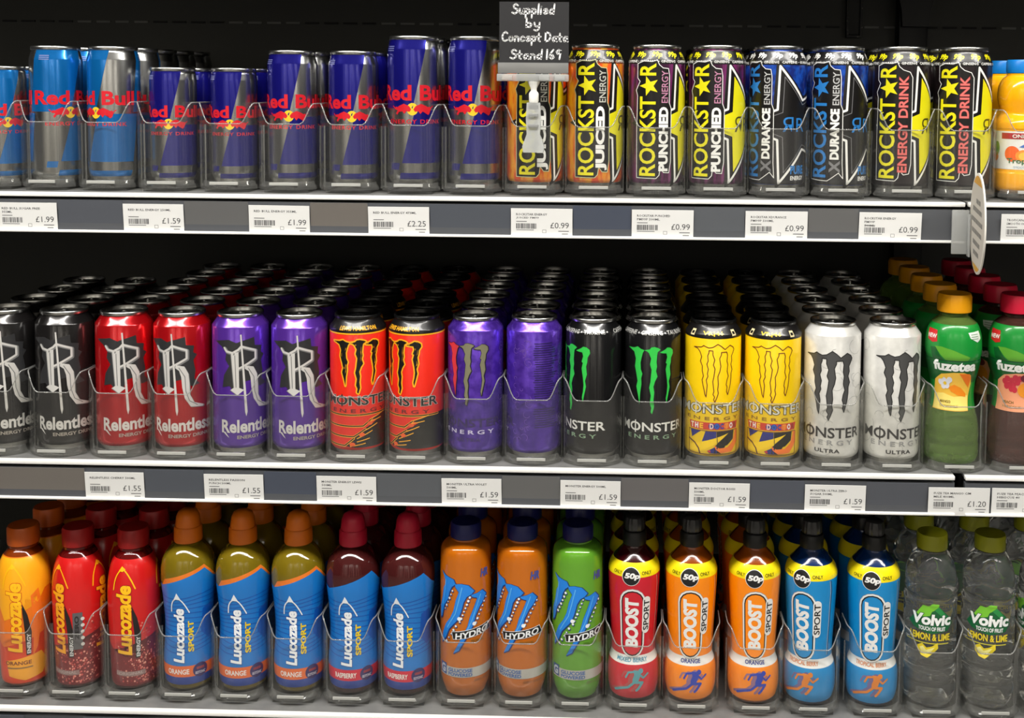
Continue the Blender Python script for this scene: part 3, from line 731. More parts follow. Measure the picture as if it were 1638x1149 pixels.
tea('tea_peach', BTEA, mat('pink_red_cap', (215, 25, 60), 0.35), 'peach')

# ---- glucose drink bottles with slanting wordmark
def gluc(name, c_top, c_low, capc, word, blockword=False, orange=False):
    R = 30.6; D = Dig(858, 1075, 0.191, R)
    prof = smooth_prof([(20, 0), (25, 1.5), (27, 6), (27.8, 16), (28.6, 40), (29.6, 70), (30.6, 105), (30.2, 125), (28, 143), (24.5, 155), (19, 164), (15.5, 168), (15, 174)], 4)
    A = Art(); S1 = ink(c_top, 0, .28, .5); S2 = ink(c_low, 0, .28, .5); W = ink(word); BK_ = ink((30, 24, 24))
    band(A, 'sleeve', S1, 5, 160, R, 0)
    A.poly('sleeve', S2, [(-PI * R, 5), (PI * R, 5), (PI * R, 66), (60, 40), (40, 70), (0, 38), (-30, 50), (-60, 70), (-PI * R, 60)], 1)
    for io, o in enumerate((0, R * math.radians(105))):
        def P(pts): return [(u + o, z) for u, z in D.p(pts)]
        b = D.b(752, 388, 838, 842)
        A.text('wordmark#%d' % io, W, 'Lucozade', (b[0] + o, b[1], b[2] + o, b[3]), 90, bold=0.042, shear=0.15, L=5, outline=[(ink((150, 20, 20)) if not orange else ink((210, 80, 20)), 0.03)])
        A.stroke('wordmark#%d' % io, W, smooth_prof(P([(736, 420), (742, 355), (758, 310), (782, 290), (812, 315), (840, 360), (862, 410)]), 4), 1.6, 5)
        A.poly('wordmark#%d' % io, W, P([(758, 300), (775, 272), (800, 290), (782, 305)]), 5)
        A.poly('black_flash#%d' % io, BK_, P([(834, 505), (870, 600), (893, 715), (888, 862), (860, 866), (852, 700)]), 4)
        bb = D.b(864, 725, 887, 855)
        A.text('black_flash#%d' % io, ink((225, 225, 225)), 'ENERGY', (bb[0] + o, bb[1], bb[2] + o, bb[3]), 90, bold=.03, L=6)
    if orange:
        A.poly('sleeve', ink((250, 170, 40)), [(u, z) for u, z in D.p([(740, 900), (830, 880), (950, 860), (985, 930), (960, 1010), (850, 1030), (750, 1000)])], 2)
        A.text('flavour_words', ink((130, 60, 20)), 'ORANGE', D.b(735, 900, 890, 925), bold=.02, L=5)
        A.stroke('flavour_words', ink((150, 110, 60)), D.p([(745, 945), (895, 945)]), 1.6, 5)
        A.poly('sleeve', ink((252, 172, 24)), [(-PI * R, 120), (-40, 118), (-26, 84), (-12, 90), (0, 112), (14, 104), (24, 118), (50, 122), (PI * R, 118), (PI * R, 159), (-PI * R, 159)], 2)
        A.poly('sleeve', ink((245, 120, 30)), D.p([(890, 480), (935, 440), (960, 600), (930, 820), (900, 880), (905, 700)]), 2)
    else:
        A.stroke('flavour_words', ink((150, 120, 118)), [(-26, 22), (-14, 21), (0, 20.5), (12, 21)], 6, 4, caps=False)
        A.text('flavour_words', ink((190, 170, 165)), 'ORIGINAL', (-22, 19.5, 9, 23), bold=.01, L=6)
        for i in range(300):
            u = random.gauss(12, 16); z = 8 + abs(random.gauss(0, 34))
            if z > 130: continue
            A.disc('bubbles', ink(random.choice([(226, 120, 110), (200, 80, 75), (236, 160, 140), (150, 40, 45)])), u, z, random.uniform(.5, 1.5), 2, n=6)
        if blockword:
            o = R * math.radians(50)
            A.rect('grey_block', ink((95, 92, 95)), o - 16 - 5, 50, o - 16 + 6, 96, 6)
            A.text('grey_block', ink((40, 38, 40)), 'ZERO', (o - 19, 62, o - 14, 92), 90, bold=.04, L=8)
            for i in range(5): A.disc('grey_block', ink((215, 210, 205)), o - 10, 56 + i * 8, 2.2, 8)
    liq = mat('amber_drink', (150, 60, 10), 0.08, 0, .3, 0.35) if orange else mat('red_drink', (110, 14, 14), 0.08, 0, .3, 0.35)
    cm = mat('cap_' + name, capc, 0.4)
    bottle(name, prof, liq, [('cap', [(18, 171), (18.4, 174), (18.4, 190), (17, 193), (0, 193)], cm, None, ridges(36, .014)), ('neck_ring', [(15.2, 166.5), (17, 167.5), (17, 170), (15.2, 171)], liq, None, None)], A, R)
gluc('glucose_orange', (240, 120, 20), (226, 66, 18), (200, 90, 20), (255, 190, 20), orange=True)
gluc('glucose_red', (206, 24, 24), (120, 18, 28), (165, 24, 24), (250, 190, 20))
gluc('glucose_red_zero', (206, 24, 24), (120, 18, 28), (165, 24, 24), (250, 170, 20), blockword=True)

# ---- sport drink bottles with blue wavy sleeve
def sport(name, liq, capc, bandc, flav, edge):
    R = 32.2; D = Dig(512, 1098, 0.2045, R)
    prof = smooth_prof([(20, 0), (25, 2), (27.5, 7), (29.2, 18), (30, 34), (29.4, 44), (28, 64), (27.8, 84), (29.5, 108), (31.6, 128), (32.2, 142), (31.4, 152), (28, 163), (21, 172), (15, 177), (14, 181)], 4)
    A = Art(); B1 = ink((18, 118, 200), 0, .3, .5); B2 = ink((14, 84, 176), 0, .3, .5); OB = ink(edge, 0, .3, .5)
    per = PI * R
    def top(d): return [(-per, 128 + d), (-per + per * .30, 137 + d), (-per * .37, 130 + d), (per * .21, 151 + d), (per * .34, 138 + d), (per * .50, 129 + d), (per, 128 + d)]
    up = top(0); bot = [(per, 9), (-per, 9)]
    if edge != (18, 118, 200):
        A.poly('sleeve', OB, top(0)[:3] + [(-per * .30, 139), (per * .15, 153), (per * .21, 155), (per * .34, 142)] + top(0)[5:] + [(per, 100), (-per, 100)], 0)
    A.poly('sleeve', B1, up + bot, 1)
    for i in range(13):
        z = 118 - i * 5.6
        pts = [(-per * .9 + j * 5, z + 2.2 * math.sin(j * .33 + i * .5)) for j in range(38)]
        A.stroke('sleeve', B2, pts, 1.1, 2, caps=False)
    A.poly('sleeve', B2, [(20, 100), (34, 104), (44, 90), (42, 66), (30, 60), (18, 72)], 2)
    band(A, 'flavour_band', ink(bandc), 19, 33, R, 3)
    band(A, 'flavour_band', ink((28, 62, 150)), 9, 19, R, 3)
    A.text('flavour_band', ink((245, 235, 230)), flav, (-28, 22.5, 1, 29), bold=.03, L=5)
    A.disc('badge', ink((46, 30, 96)), 15, 26, 9.5, 5, 9)
    A.text('badge', ink((220, 215, 230)), 'ISOTONIC', (8.5, 21, 21.5, 24.5), bold=.02, L=7)
    A.rect('badge', ink((150, 40, 60)), 10, 27, 20, 30, 7)
    b = (-19, 37, -4.5, 104)
    A.text('wordmark', ink((240, 244, 248)), 'Lucozade', b, 90, bold=0.042, shear=0.15, L=6, outline=[(ink((16, 70, 150)), 0.03)])
    WB = ink((235, 240, 245))
    A.stroke('wordmark', WB, smooth_prof([(-22, 100), (-21, 108), (-18, 114), (-13, 117), (-8, 114.5), (-3, 108), (2, 99)], 4), 1.5, 6)
    A.poly('wordmark', WB, [(-17, 116), (-13, 124), (-8, 115)], 6)
    A.text('wordmark', ink((232, 200, 40)), 'SPORT', (0, 50, 7.5, 88), 90, bold=0.04, L=6)
    cm = mat('cap_' + name, capc, 0.42)
    bottle(name, prof, liq, [('cap', [(16.4, 178), (16.8, 180), (16.4, 194), (15.2, 196), (0, 196)], cm, None, ridges(44, .012)),
                             ('cap_lid', [(14.6, 196), (14.8, 198), (13.6, 208), (11.5, 213), (7, 216), (0, 216.5)], cm, 'cap', None)], A, R)
OLV = mat('straw_drink_in_plastic', (150, 128, 26), 0.07, 0, .3, 0.45, bump=(50, .1))
RAS = mat('berry_drink_in_plastic', (92, 34, 34), 0.07, 0, .3, 0.5, bump=(50, .1))
sport('sport_orange', OLV, (222, 112, 14), (232, 110, 52), 'ORANGE', (226, 120, 40))
sport('sport_raspberry', RAS, (190, 22, 52), (214, 34, 62), 'RASPBERRY', (18, 118, 200))

# ---- slanted three-claw flavoured water
def hydro(name, liq):
    R = 30.8; D = Dig(918, 1105, 0.186, R)
    prof = smooth_prof([(20, 0), (24.5, 1.5), (26.5, 6), (29, 14), (30.4, 24), (30.8, 36), (30.8, 60), (30.8, 110), (30.8, 158), (30.6, 172), (29, 180), (24, 185), (18.5, 187.5), (16, 189), (15.5, 194)], 4)
    A = Art(); BL = ink((30, 130, 225)); DB = ink((24, 50, 110)); W = ink((235, 238, 240)); BK_ = ink((20, 20, 22))
    claws = [[(775, 280), (800, 300), (850, 315), (864, 345), (840, 365), (825, 400), (815, 450), (790, 500), (775, 580), (765, 600), (765, 520), (778, 450), (785, 390), (800, 350), (790, 310)],
             [(860, 345), (900, 340), (945, 350), (982, 390), (965, 410), (935, 425), (915, 460), (900, 520), (880, 575), (850, 610), (820, 650), (800, 710), (775, 752), (780, 690), (800, 620), (830, 570), (850, 520), (865, 450), (885, 395), (862, 362)],
             [(962, 415), (1000, 408), (1030, 395), (1052, 430), (1036, 470), (1012, 505), (988, 560), (978, 610), (952, 660), (918, 720), (885, 780), (850, 802), (880, 740), (910, 680), (940, 620), (955, 560), (975, 510), (990, 470), (1000, 440), (968, 428)]]
    for c in claws:
        A.stroke('claw_emblem', DB, D.p([(x + 3, y + 2) for x, y in c]), 1.6, 2, True); A.poly('claw_emblem', BL, D.p(c), 3)
    lite = ink((90, 175, 240))
    for ln in ([(800, 330), (795, 400), (780, 500)], [(905, 365), (885, 450), (862, 540), (810, 640)], [(1020, 420), (995, 500), (965, 590), (930, 660)]):
        A.stroke('claw_emblem', lite, D.p(ln), 1.2, 4)
    for (x0, y0, x1, y1, n) in ((838, 390, 790, 520, 6), (948, 430, 885, 590, 8), (860, 620, 800, 730, 5), (1045, 450, 985, 600, 7)):
        for i in range(n):
            t = i / (n - 1); r = random.uniform(.8, 1.6)
            A.disc('claw_emblem', DB, D.u(x0 + (x1 - x0) * t + 8), D.z(y0 + (y1 - y0) * t + 4), r + .5, 4, n=8)
            A.disc('claw_emblem', W, D.u(x0 + (x1 - x0) * t + 6), D.z(y0 + (y1 - y0) * t), r, 5, n=8)
    A.disc('claw_emblem', W, D.u(888), D.z(570), 2.4, 6); A.disc('claw_emblem', W, D.u(982), D.z(606), 2.4, 6)
    A.stroke('wordmark', W, D.p([(842, 662), (1062, 622), (1072, 668), (850, 708)]), 1.2, 6, True)
    A.poly('wordmark', BK_, D.p([(842, 662), (1062, 622), (1072, 668), (850, 708)]), 7)
    tb = D.b(858, 648, 1060, 690)
    A.text('wordmark', W, 'HYDRO', tb, 10, bold=.03, shear=.2, L=9)
    A.text('lettering#0', ink((60, 80, 30)), 'MEAN GREEN' if 'green' in name else 'TROPICAL', D.b(960, 712, 1040, 728), L=5)
    A.rect('silver_band', ink((190, 188, 182), 0.2), -34, 27, 54, 39, 3)
    A.poly('silver_band', ink((30, 74, 140)), [(-34, 29), (-23, 28), (-23, 42), (-34, 42)], 4)
    A.text('silver_band', ink((190, 200, 215)), 'G', (-32.5, 30, -24.5, 40.5), bold=.05, L=6)
    A.text('silver_band', ink((50, 100, 170)), 'GLUCOSE', (-20, 33.2, 10, 37.6), bold=.03, L=5)
    A.text('silver_band', ink((50, 100, 170)), 'POWERED', (-20, 28.2, 10, 32.4), bold=.03, L=5)
    A.text('lettering#1', ink((90, 60, 20)), 'ZERO SUGAR', (12, 21, 38, 24), L=5)
    A.text('lettering#2', ink((70, 80, 150)), 'HR', (20, 148, 32, 158), bold=.05, shear=.2, L=5)
    A.text('lettering#3', ink((120, 120, 60)), 'MONSTER', (52, 60, 60, 160), 90, bold=.02, L=5)
    bottle(name, prof, liq, [('cap', [(18.2, 190), (18.6, 192), (18.6, 205), (17, 208), (0, 208)], mat('navy_cap', (26, 30, 92), 0.4), None, ridges(40, .012)), ('neck_ring', [(15.8, 186.5), (18, 187.5), (18, 189.5), (15.8, 190)], liq, None, None)], A, R)
hydro('hydro_orange', mat('cloudy_orange_drink', (192, 102, 12), 0.12, 0, .5))
hydro('hydro_green', mat('cloudy_green_drink', (96, 158, 42), 0.12, 0, .5))

# ---- sport bottles with pill-framed wordmark and runner
def pill(cx, cz, w_, h, n=8):
    r = w_ / 2; out = []
    for k in range(n + 1): a = PI * k / n; out.append((cx + r * math.cos(a), cz + h / 2 - r + r * math.sin(a)))
    for k in range(n + 1): a = PI + PI * k / n; out.append((cx + r * math.cos(a), cz - h / 2 + r + r * math.sin(a)))
    return out
def boost(name, c, necl, flav, flc, runc, run2):
    R = 31.0; D = Dig(490, 1108, 0.2095, R)
    prof = smooth_prof([(21, 0), (26, 2), (28.5, 7), (30.6, 18), (30.8, 34), (29.5, 44), (26.6, 52), (26.4, 60), (27.2, 80), (28.6, 104), (30.2, 134), (31, 152), (30.2, 160), (26.5, 168), (20, 176), (15.5, 181), (13.6, 185), (13.4, 192)], 4)
    A = Art(); S = ink(c, 0, .3, .45); W = ink((236, 236, 234)); BK_ = ink((22, 22, 24)); YE = ink((248, 226, 20), 0, .3, .4)
    band(A, 'sleeve', S, 5, 160, R, 0)
    band(A, 'price_band', YE, 154, 170, R, 1)
    band(A, 'white_band', W, 46.5, 57, R, 1)
    A.disc('price_band', W, -2, 155, 11.0, 2); A.disc('price_band', BK_, -2, 155, 10.3, 3)
    A.text('price_band', W, '50p', (-10, 151, 8.5, 159.5), bold=.05, shear=.15, L=5)
    A.text('price_band', BK_, 'ONLY', (-25, 157, -13.5, 161), bold=.01, L=4); A.text('price_band', BK_, 'ONLY', (11, 157, 24, 161), bold=.01, L=4)
    cx, cz = 0, 97
    pl = pill(cx, cz, 28.4, 81.4)
    A.poly('wordmark', ink((150, 150, 155), .2), pill(cx, cz, 33.6, 86.6), 1); A.poly('wordmark', W, pill(cx, cz, 32.4, 85.4), 2)
    A.poly('wordmark', BK_, pl, 3); A.poly('wordmark', S, pill(cx, cz, 25.2, 78.2), 4)
    A.text('wordmark', W, 'BOOST', (-9.5, 67, 8, 129), 90, bold=.055, shear=.1, L=6)
    A.poly('wordmark', W, pill(18, 107, 10.5, 46), 5)
    A.text('wordmark', BK_, 'SPORT', (14.2, 88, 22, 126), 90, bold=.015, L=7)
    A.text('white_band', ink(flc), flav, (-13 if len(flav) < 8 else -22, 49.3, 14 if len(flav) < 8 else 22, 54.3), bold=.025, L=4)
    A.stroke('sleeve', ink((60, 40, 30)), [(36, 152), (38, 140), (37.5, 60)], 0.9, 2); A.stroke('sleeve', ink((230, 215, 190)), [(34, 152), (36, 140), (35.5, 60)], 0.5, 2)
    # runner leaning forward, with a trail
    for m_, L, dx in ((ink(run2), 2, -5), (ink(runc), 4, 0)):
        q = lambda pts: [(x + dx, z) for x, z in pts]
        A.disc('runner', m_, 11 + dx, 39.5, 3.0, L)
        A.poly('runner', m_, q([(2, 41), (9, 40), (11, 36), (9, 30), (7, 25), (1, 24), (1, 30), (3, 35)]), L)
        A.stroke('runner', m_, q([(9, 36), (14, 31), (20, 35.5)]), 2.2, L); A.stroke('runner', m_, q([(3, 39), (-4, 38), (-7, 32)]), 2.2, L)
        A.stroke('runner', m_, q([(5, 26), (13, 25.5), (8, 18), (6, 16)]), 3.2, L); A.stroke('runner', m_, q([(3, 26), (-4, 20), (-14, 17), (-22, 13.5)]), 3.0, L)
    if necl: pass
    lq = mat('drink_' + name, necl, 0.1, 0, .4, 0.3)
    kb = mat('black_sport_cap', (22, 22, 23), 0.4)
    bottle(name, prof, lq, [('cap', [(13.8, 185), (14.2, 187), (14.2, 199), (13, 201), (0, 201)], kb, None, ridges(30, .015)),
                            ('cap_lid', [(10.2, 201), (11.4, 203), (11.4, 211), (10, 217), (6, 219.5), (0, 219.5)], mat('smoky_cap_lid', (52, 52, 54), 0.3, 0, .3, .2), 'cap', ridges(14, .06))], A, R)
boost('boost_red', (204, 22, 44), (70, 12, 16), 'MIXED BERRY', (90, 160, 190), (90, 160, 170), (180, 80, 80))
boost('boost_orange', (255, 142, 0), (170, 80, 8), 'ORANGE', (40, 60, 150), (36, 62, 180), (150, 110, 140))
boost('boost_blue', (10, 138, 205), (10, 50, 110), 'TROPICAL BERRY', (220, 140, 90), (226, 130, 40), (110, 100, 150))

# ---- water bottles
R = 31.6; D = Dig(225, 1118, 0.204, R)
prof = smooth_prof([(18, 0), (24, 1), (28, 5), (30.4, 14), (31, 22), (28.6, 28), (31.2, 34), (31.3, 44), (28.8, 50), (31.3, 56), (31.6, 64), (29.8, 69), (31.0, 75), (31.0, 122), (31.6, 128), (29.2, 134), (31.4, 140), (30.6, 150), (28.2, 164), (23.5, 176), (18, 183), (15, 186), (14.5, 191)], 4)
wav = lambda z, a: 1.0 + 0.022 * math.sin(3 * a + z * .11) * (1 if z < 70 or z > 128 else 0.1) + 0.018 * math.sin(7 * a - z * .2) * (1 if z > 140 or z < 30 else 0)
A = Art(); GD_ = ink((16, 96, 52)); GL_ = ink((120, 196, 50)); W = ink((240, 242, 240)); YE = ink((222, 200, 40))
A.poly('label_picture', GD_, D.p([(108, 610), (140, 560), (170, 530), (205, 500), (250, 495), (290, 515), (330, 560), (348, 600), (325, 645), (230, 662), (140, 640)]), 1)
A.poly('label_picture', GL_, D.p([(148, 552), (185, 495), (215, 500), (240, 482), (276, 486), (272, 510), (236, 530), (225, 556), (172, 568)]), 2)
A.poly('label_picture', ink((40, 140, 70)), D.p([(250, 520), (275, 500), (320, 560), (300, 565)]), 3)
A.text('wordmark', W, 'Volvic', D.b(128, 545, 340, 612), bold=.045, shear=.1, L=5, outline=[(ink((12, 74, 44)), .03)])
A.text('wordmark', W, 'TOUCH OF FRUIT', D.b(162, 620, 312, 644), bold=.03, L=5)
A.text('flavour_words', YE, 'LEMON & LIME', D.b(118, 660, 336, 702), bold=.03, L=5)
A.rect('flavour_words', ink((196, 190, 60)), D.u(100), D.z(722), D.u(330), D.z(716), 3)
A.poly('fruit_picture', YE, D.p([(158, 740), (185, 722), (210, 745), (240, 735), (272, 712), (275, 745), (245, 780), (215, 805), (180, 795), (160, 770)]), 5)
A.poly('fruit_picture', ink((246, 238, 150)), D.p([(172, 748), (190, 738), (208, 760), (240, 745), (256, 740), (230, 775), (205, 788), (180, 780)]), 6)
for i in range(9): A.rect('small_print', ink((170, 180, 175)), -58, 84 + i * 4, -44 + random.uniform(0, 6), 85 + i * 4, 1)
WATER = mat('water_in_clear_plastic', (248, 250, 249), 0.015, 0, 0.3, 0.97, 1.30, bump=(40, 0.6))
bottle('water_lemon', prof, WATER, [('cap', [(17.6, 187), (18, 189), (18, 203), (17.2, 205), (0, 205)], mat('lime_cap', (150, 152, 26), 0.4), None, ridges(48, .012)), ('neck_ring', [(14.8, 182.5), (17.4, 183.5), (17.4, 186), (14.8, 186.5)], WATER, None, None)], A, R, seg=56, flute=wav)

# ---- juice bottle
R = 33.0
prof = smooth_prof([(24, 0), (29, 2), (32, 7), (33, 16), (33, 24), (32.4, 27), (32.4, 72), (33, 75), (32.6, 82), (29, 88), (26.5, 92), (27.5, 98), (30, 110), (29.5, 122), (26, 131), (21, 136), (19, 138), (18.6, 142)], 4)
A = Art(); W = ink((232, 232, 228))
band(A, 'label', W, 28, 72, R, 0)
A.rect('label', ink((176, 26, 34)), -28, 63, 60, 70, 2)
A.text('label', W, 'ONLY', (-14, 64.4, 6, 68.6), bold=.03, L=4)
A.disc('fruit_picture', ink((240, 100, 20)), -14, 46, 9, 3); A.disc('fruit_picture', ink((250, 150, 40)), 0, 44, 10, 4, 7); A.disc('fruit_picture', ink((255, 190, 70)), 1, 43.5, 7.5, 5, 4.8)
A.poly('fruit_picture', ink((60, 110, 200)), [(-6, 54), (4, 60), (14, 58), (8, 52)], 3)
A.disc('fruit_picture', ink((120, 160, 60)), -36, 52, 5, 3, 8); A.disc('fruit_picture', ink((230, 140, 40)), -38, 42, 5, 3, 5)
A.text('wordmark', ink((60, 110, 60)), 'Tropicana', (-20, 33.5, 24, 41), bold=.02, L=6)
A.text('wordmark', ink((130, 160, 190)), 'SMOOTH ORANGE', (-12, 29.6, 20, 32), L=6)
bottle('juice', prof, mat('orange_juice', (246, 172, 18), 0.15, 0, .5), [('cap', [(20.6, 139), (21, 141), (21, 152), (19.6, 154.5), (0, 154.5)], mat('bright_blue_cap', (14, 120, 200), 0.35), None, ridges(48, .01)), ('neck_ring', [(19, 135.5), (20.4, 136.5), (20.4, 138.4), (19, 139)], mat('orange_juice', (0, 0, 0)), None, None)], A, R)
# ================================================================== lane trays of clear plastic
def make_tray():
    P = []
    bm = bmesh.new(); n = 28
    def ring(r, z):  # plan: straight sides, half-round front
        pts = [(-r, .012)]
        for k in range(n + 1):
            a = -PI / 2 + PI * k / n
            q = 2 / 4.6
            pts.append((r * math.copysign(abs(math.sin(a)) ** q, math.sin(a)), -r * max(0, math.cos(a)) ** q))
        pts.append((r, .012)); return pts
    def top(x):
        t = max(0, min(1, (abs(x) * 1000 - 16.5) / 16.5)); s = (t * t * (3 - 2 * t)) ** 1.5
        return (72 + 24 * s) / 1000
    ri, ro = .0343, .0352
    I, O = ring(ri, 0), ring(ro, 0)
    vi0 = [bm.verts.new((x, y, 0)) for x, y in I]; vo0 = [bm.verts.new((x, y, 0)) for x, y in O]
    vi1 = [bm.verts.new((x, y, top(x))) for x, y in I]; vo1 = [bm.verts.new((x, y, top(x))) for x, y in O]
    for k in range(len(I) - 1):
        bm.faces.new((vo0[k], vo0[k + 1], vo1[k + 1], vo1[k])); bm.faces.new((vi0[k + 1], vi0[k], vi1[k], vi1[k + 1]))
        bm.faces.new((vo1[k], vo1[k + 1], vi1[k + 1], vi1[k]))
    P.append(('front_stop', mesh_from_bm('front_stop', bm, CLEAR, 60), None))
    bm = bmesh.new(); tube_bm(bm, [((x), y, top(x) + .0003) for x, y in ring(.03475, 0)], .00075, 6)
    P.append(('stop_rim', mesh_from_bm('stop_rim', bm, CLEAR_EDGE, 60), 'front_stop'))
    for sx in (-1, 1):
        bm = bmesh.new()
        prof = [(.0125, 0), (.0125, .096), (.03, .080), (.06, .046), (.40, .046), (.40, 0)]
        a = [bm.verts.new((sx * .0343, y, z)) for y, z in prof]; b = [bm.verts.new((sx * .0352, y, z)) for y, z in prof]
        bm.faces.new(a); bm.faces.new(b[::-1])
        for k in range(6): bm.faces.new((a[k], b[k], b[(k + 1) % 6], a[(k + 1) % 6]))
        bmesh.ops.recalc_face_normals(bm, faces=bm.faces)
        P.append(('divider', mesh_from_bm('divider', bm, CLEAR), None))
        bm = bmesh.new(); tube_bm(bm, [(sx * .0341, -.004, -.004), (sx * .0341, -.004, .070)], .0011, 8)
        P.append(('corner_streak', mesh_from_bm('corner_streak', bm, CLEAR_EDGE, 60), 'divider'))  # milky tube added to imitate the light streak down each tray corner
    bm = bmesh.new(); prof = [(.0352, -.0045), (.0400, -.0045), (.0408, -.0035), (.0405, -.0005), (.0392, .0008), (.0380, .0008), (.0368, .0042), (.0356, .0048)]
    rows = []
    for k in range(25):
        a = -PI * .32 + PI * .64 * k / 24
        rows.append([bm.verts.new((r * math.sin(a), -r * math.cos(a), z)) for r, z in prof])
    for A_, B_ in zip(rows[:-1], rows[1:]):
        for i in range(len(prof)): bm.faces.new((A_[i], A_[(i + 1) % len(prof)], B_[(i + 1) % len(prof)], B_[i]))
    bm.faces.new(rows[0]); bm.faces.new(rows[-1][::-1])
    bmesh.ops.recalc_face_normals(bm, faces=bm.faces)
    P.append(('front_foot', mesh_from_bm('front_foot', bm, CLEAR_FOOT, 30), None))
    bm = bmesh.new(); bm_box(bm, -.0335, .0335, -.006, .40, -.0048, -.0002, .0006)
    vs = [(-.0335, -.006)] + [(.0335 * math.sin(-PI / 2 + PI * k / 16), -.006 - .0275 * math.cos(-PI / 2 + PI * k / 16)) for k in range(1, 16)] + [(.0335, -.006)]
    a = [bm.verts.new((x, y, -.0002)) for x, y in vs]; b = [bm.verts.new((x, y, -.0048)) for x, y in vs]
    bm.faces.new(a[::-1]); bm.faces.new(b)
    for k in range(len(vs) - 1): bm.faces.new((a[k], a[k + 1], b[k + 1], b[k]))
    P.append(('base_plate', mesh_from_bm('base_plate', bm, CLEAR), None))
    bm = bmesh.new(); bm_box(bm, -.017, .017, -.0402, -.0385, .0010, .0046, .0005)
    P.append(('foot_glint', mesh_from_bm('foot_glint', bm, mat('painted_foot_glint', (165, 165, 160), .3)), None))  # opaque pale bar, painting in the glint on the foot's front facet
    return P
TRAY = make_tray()
RUN = {lv: box_mesh('runner_strip', (-.026, .026, -.030, .40, -DROP[lv], -.0049), CLEAR_FOOT) for lv in DROP if DROP[lv] > .0055}
LANES = {'top': [], 'mid': [], 'low': []}
def tray_scale(level, X):
    nb = [abs(x - X) for x in LANES[level] if abs(x - X) > 1e-4]
    return min(1.0, min(nb) / .0708)
def build(parts, root):
    made = {}
    for nm, me, par in parts:
        o = link(nm, me, made.get(par, root))
        made.setdefault(nm, o) if nm != 'divider' else made.__setitem__(nm, o)
    return made

ORD = ['front', 'second', 'third', 'fourth', 'fifth', 'sixth']
LOW = ['front', 'second', 'third', 'fourth', 'fifth', 'sixth']
def lane(level, X, proto, ang, name, cat, desc, group, rows, pitch, tray=True, jit=6, spread=None):
    z = FLOORS[level]
    if tray:
        t = thing('lane_tray', 'clear plastic tray under the ' + desc, 'tray', (X, 0, z), 0, 'clear plastic lane trays')
        build(TRAY, t); t.scale = (tray_scale(level, X), 1, 1)
        # runners that carry the tray above the deck
        if DROP[level] > .0055:
            link('runner_strip', RUN[level], t)
    parts, prints = PROTO[proto]
    for r in range(rows):
        lab = desc + (', frontmost in its lane' if r == 0 else ', %s from the front' % ORD[r])
        o = thing(name, lab, cat, (X, r * pitch + (0 if r == 0 else random.uniform(0, .0006)), z), math.radians(ang + math.degrees(math.atan2(-.0295 - X, 1.367)) if r == 0 else random.choice((0, 90, 180, -90))), group)
        made = {}
        for nm, me, par in parts:
            if r > 2 and nm in ('base', 'neck_ring'): continue
            made[nm] = link(nm, me, made.get(par, o))
        if r < 3 or level == 'low':
            for nm, me in prints:
                q = link(nm, me, o)
                if nm in ('bubbles', 'scroll_pattern', 'small_print'): q['kind'] = 'stuff'

BL = 'sky blue and silver'
TOP = [
 (-.7820, 'slim_sky_small', 15, 'short sky blue and silver slim can', 'short sky blue slim cans'),
 (-.7165, 'slim_sky_mid', 34, 'taller sky blue slim can, left lane of two', 'taller sky blue slim cans'),
 (-.6470, 'slim_sky_mid', -38, 'taller sky blue slim can, right lane of two', 'taller sky blue slim cans'),
 (-.5755, 'slim_blue_small', -8, 'short royal blue slim can, left lane of two', 'short royal blue slim cans'),
 (-.5022, 'slim_blue_small', -7, 'short royal blue slim can, right lane of two', 'short royal blue slim cans'),
 (-.4320, 'slim_blue_mid', -5, 'medium royal blue slim can, left lane of two', 'medium royal blue slim cans'),
 (-.3590, 'slim_blue_mid', 0, 'medium royal blue slim can, right lane of two', 'medium royal blue slim cans'),
 (-.2865, 'slim_blue_tall', 0, 'tallest royal blue can, left lane of two', 'tallest royal blue cans'),
 (-.2145, 'slim_blue_tall', 0, 'tallest royal blue can, right lane of two', 'tallest royal blue cans'),
 (-.1430, 'star_juiced', -16, 'orange star can in the lane behind the black card', 'orange star cans'),
 (-.0720, 'star_juiced', -18.6, 'orange star can in the lane right of the black card', 'orange star cans'),
 (.0005, 'star_punched', -18, 'purple star can, left lane of two', 'purple star cans'),
 (.0715, 'star_punched', -33, 'purple star can, right lane of two', 'purple star cans'),
 (.1430, 'star_endure', -56, 'blue and black star can, left lane of two', 'blue star cans'),
 (.2145, 'star_endure', -40, 'blue and black star can, right lane of two', 'blue star cans'),
 (.2870, 'star_original', -27, 'black star can with yellow words, left lane of two', 'black star cans'),
 (.3580, 'star_original', -27, 'black star can with yellow words, right lane of two', 'black star cans')]
LANES['top'] = [t_[0] for t_ in TOP] + [.4300]
for X, p, a, d, g in TOP:
    R2 = {'slim_sky_small': .0536, 'slim_blue_small': .0536, 'slim_sky_mid': .0596, 'slim_blue_mid': .058, 'slim_blue_tall': .0628}.get(p, .0666)
    lane('top', X, p, a, 'drink_can', 'can', d, g, 5 if 'star' not in p else 4, R2)
lane('top', .4300, 'juice', 4, 'juice_bottle', 'bottle', 'orange juice bottle with blue cap', 'orange juice bottles', 3, .0668)

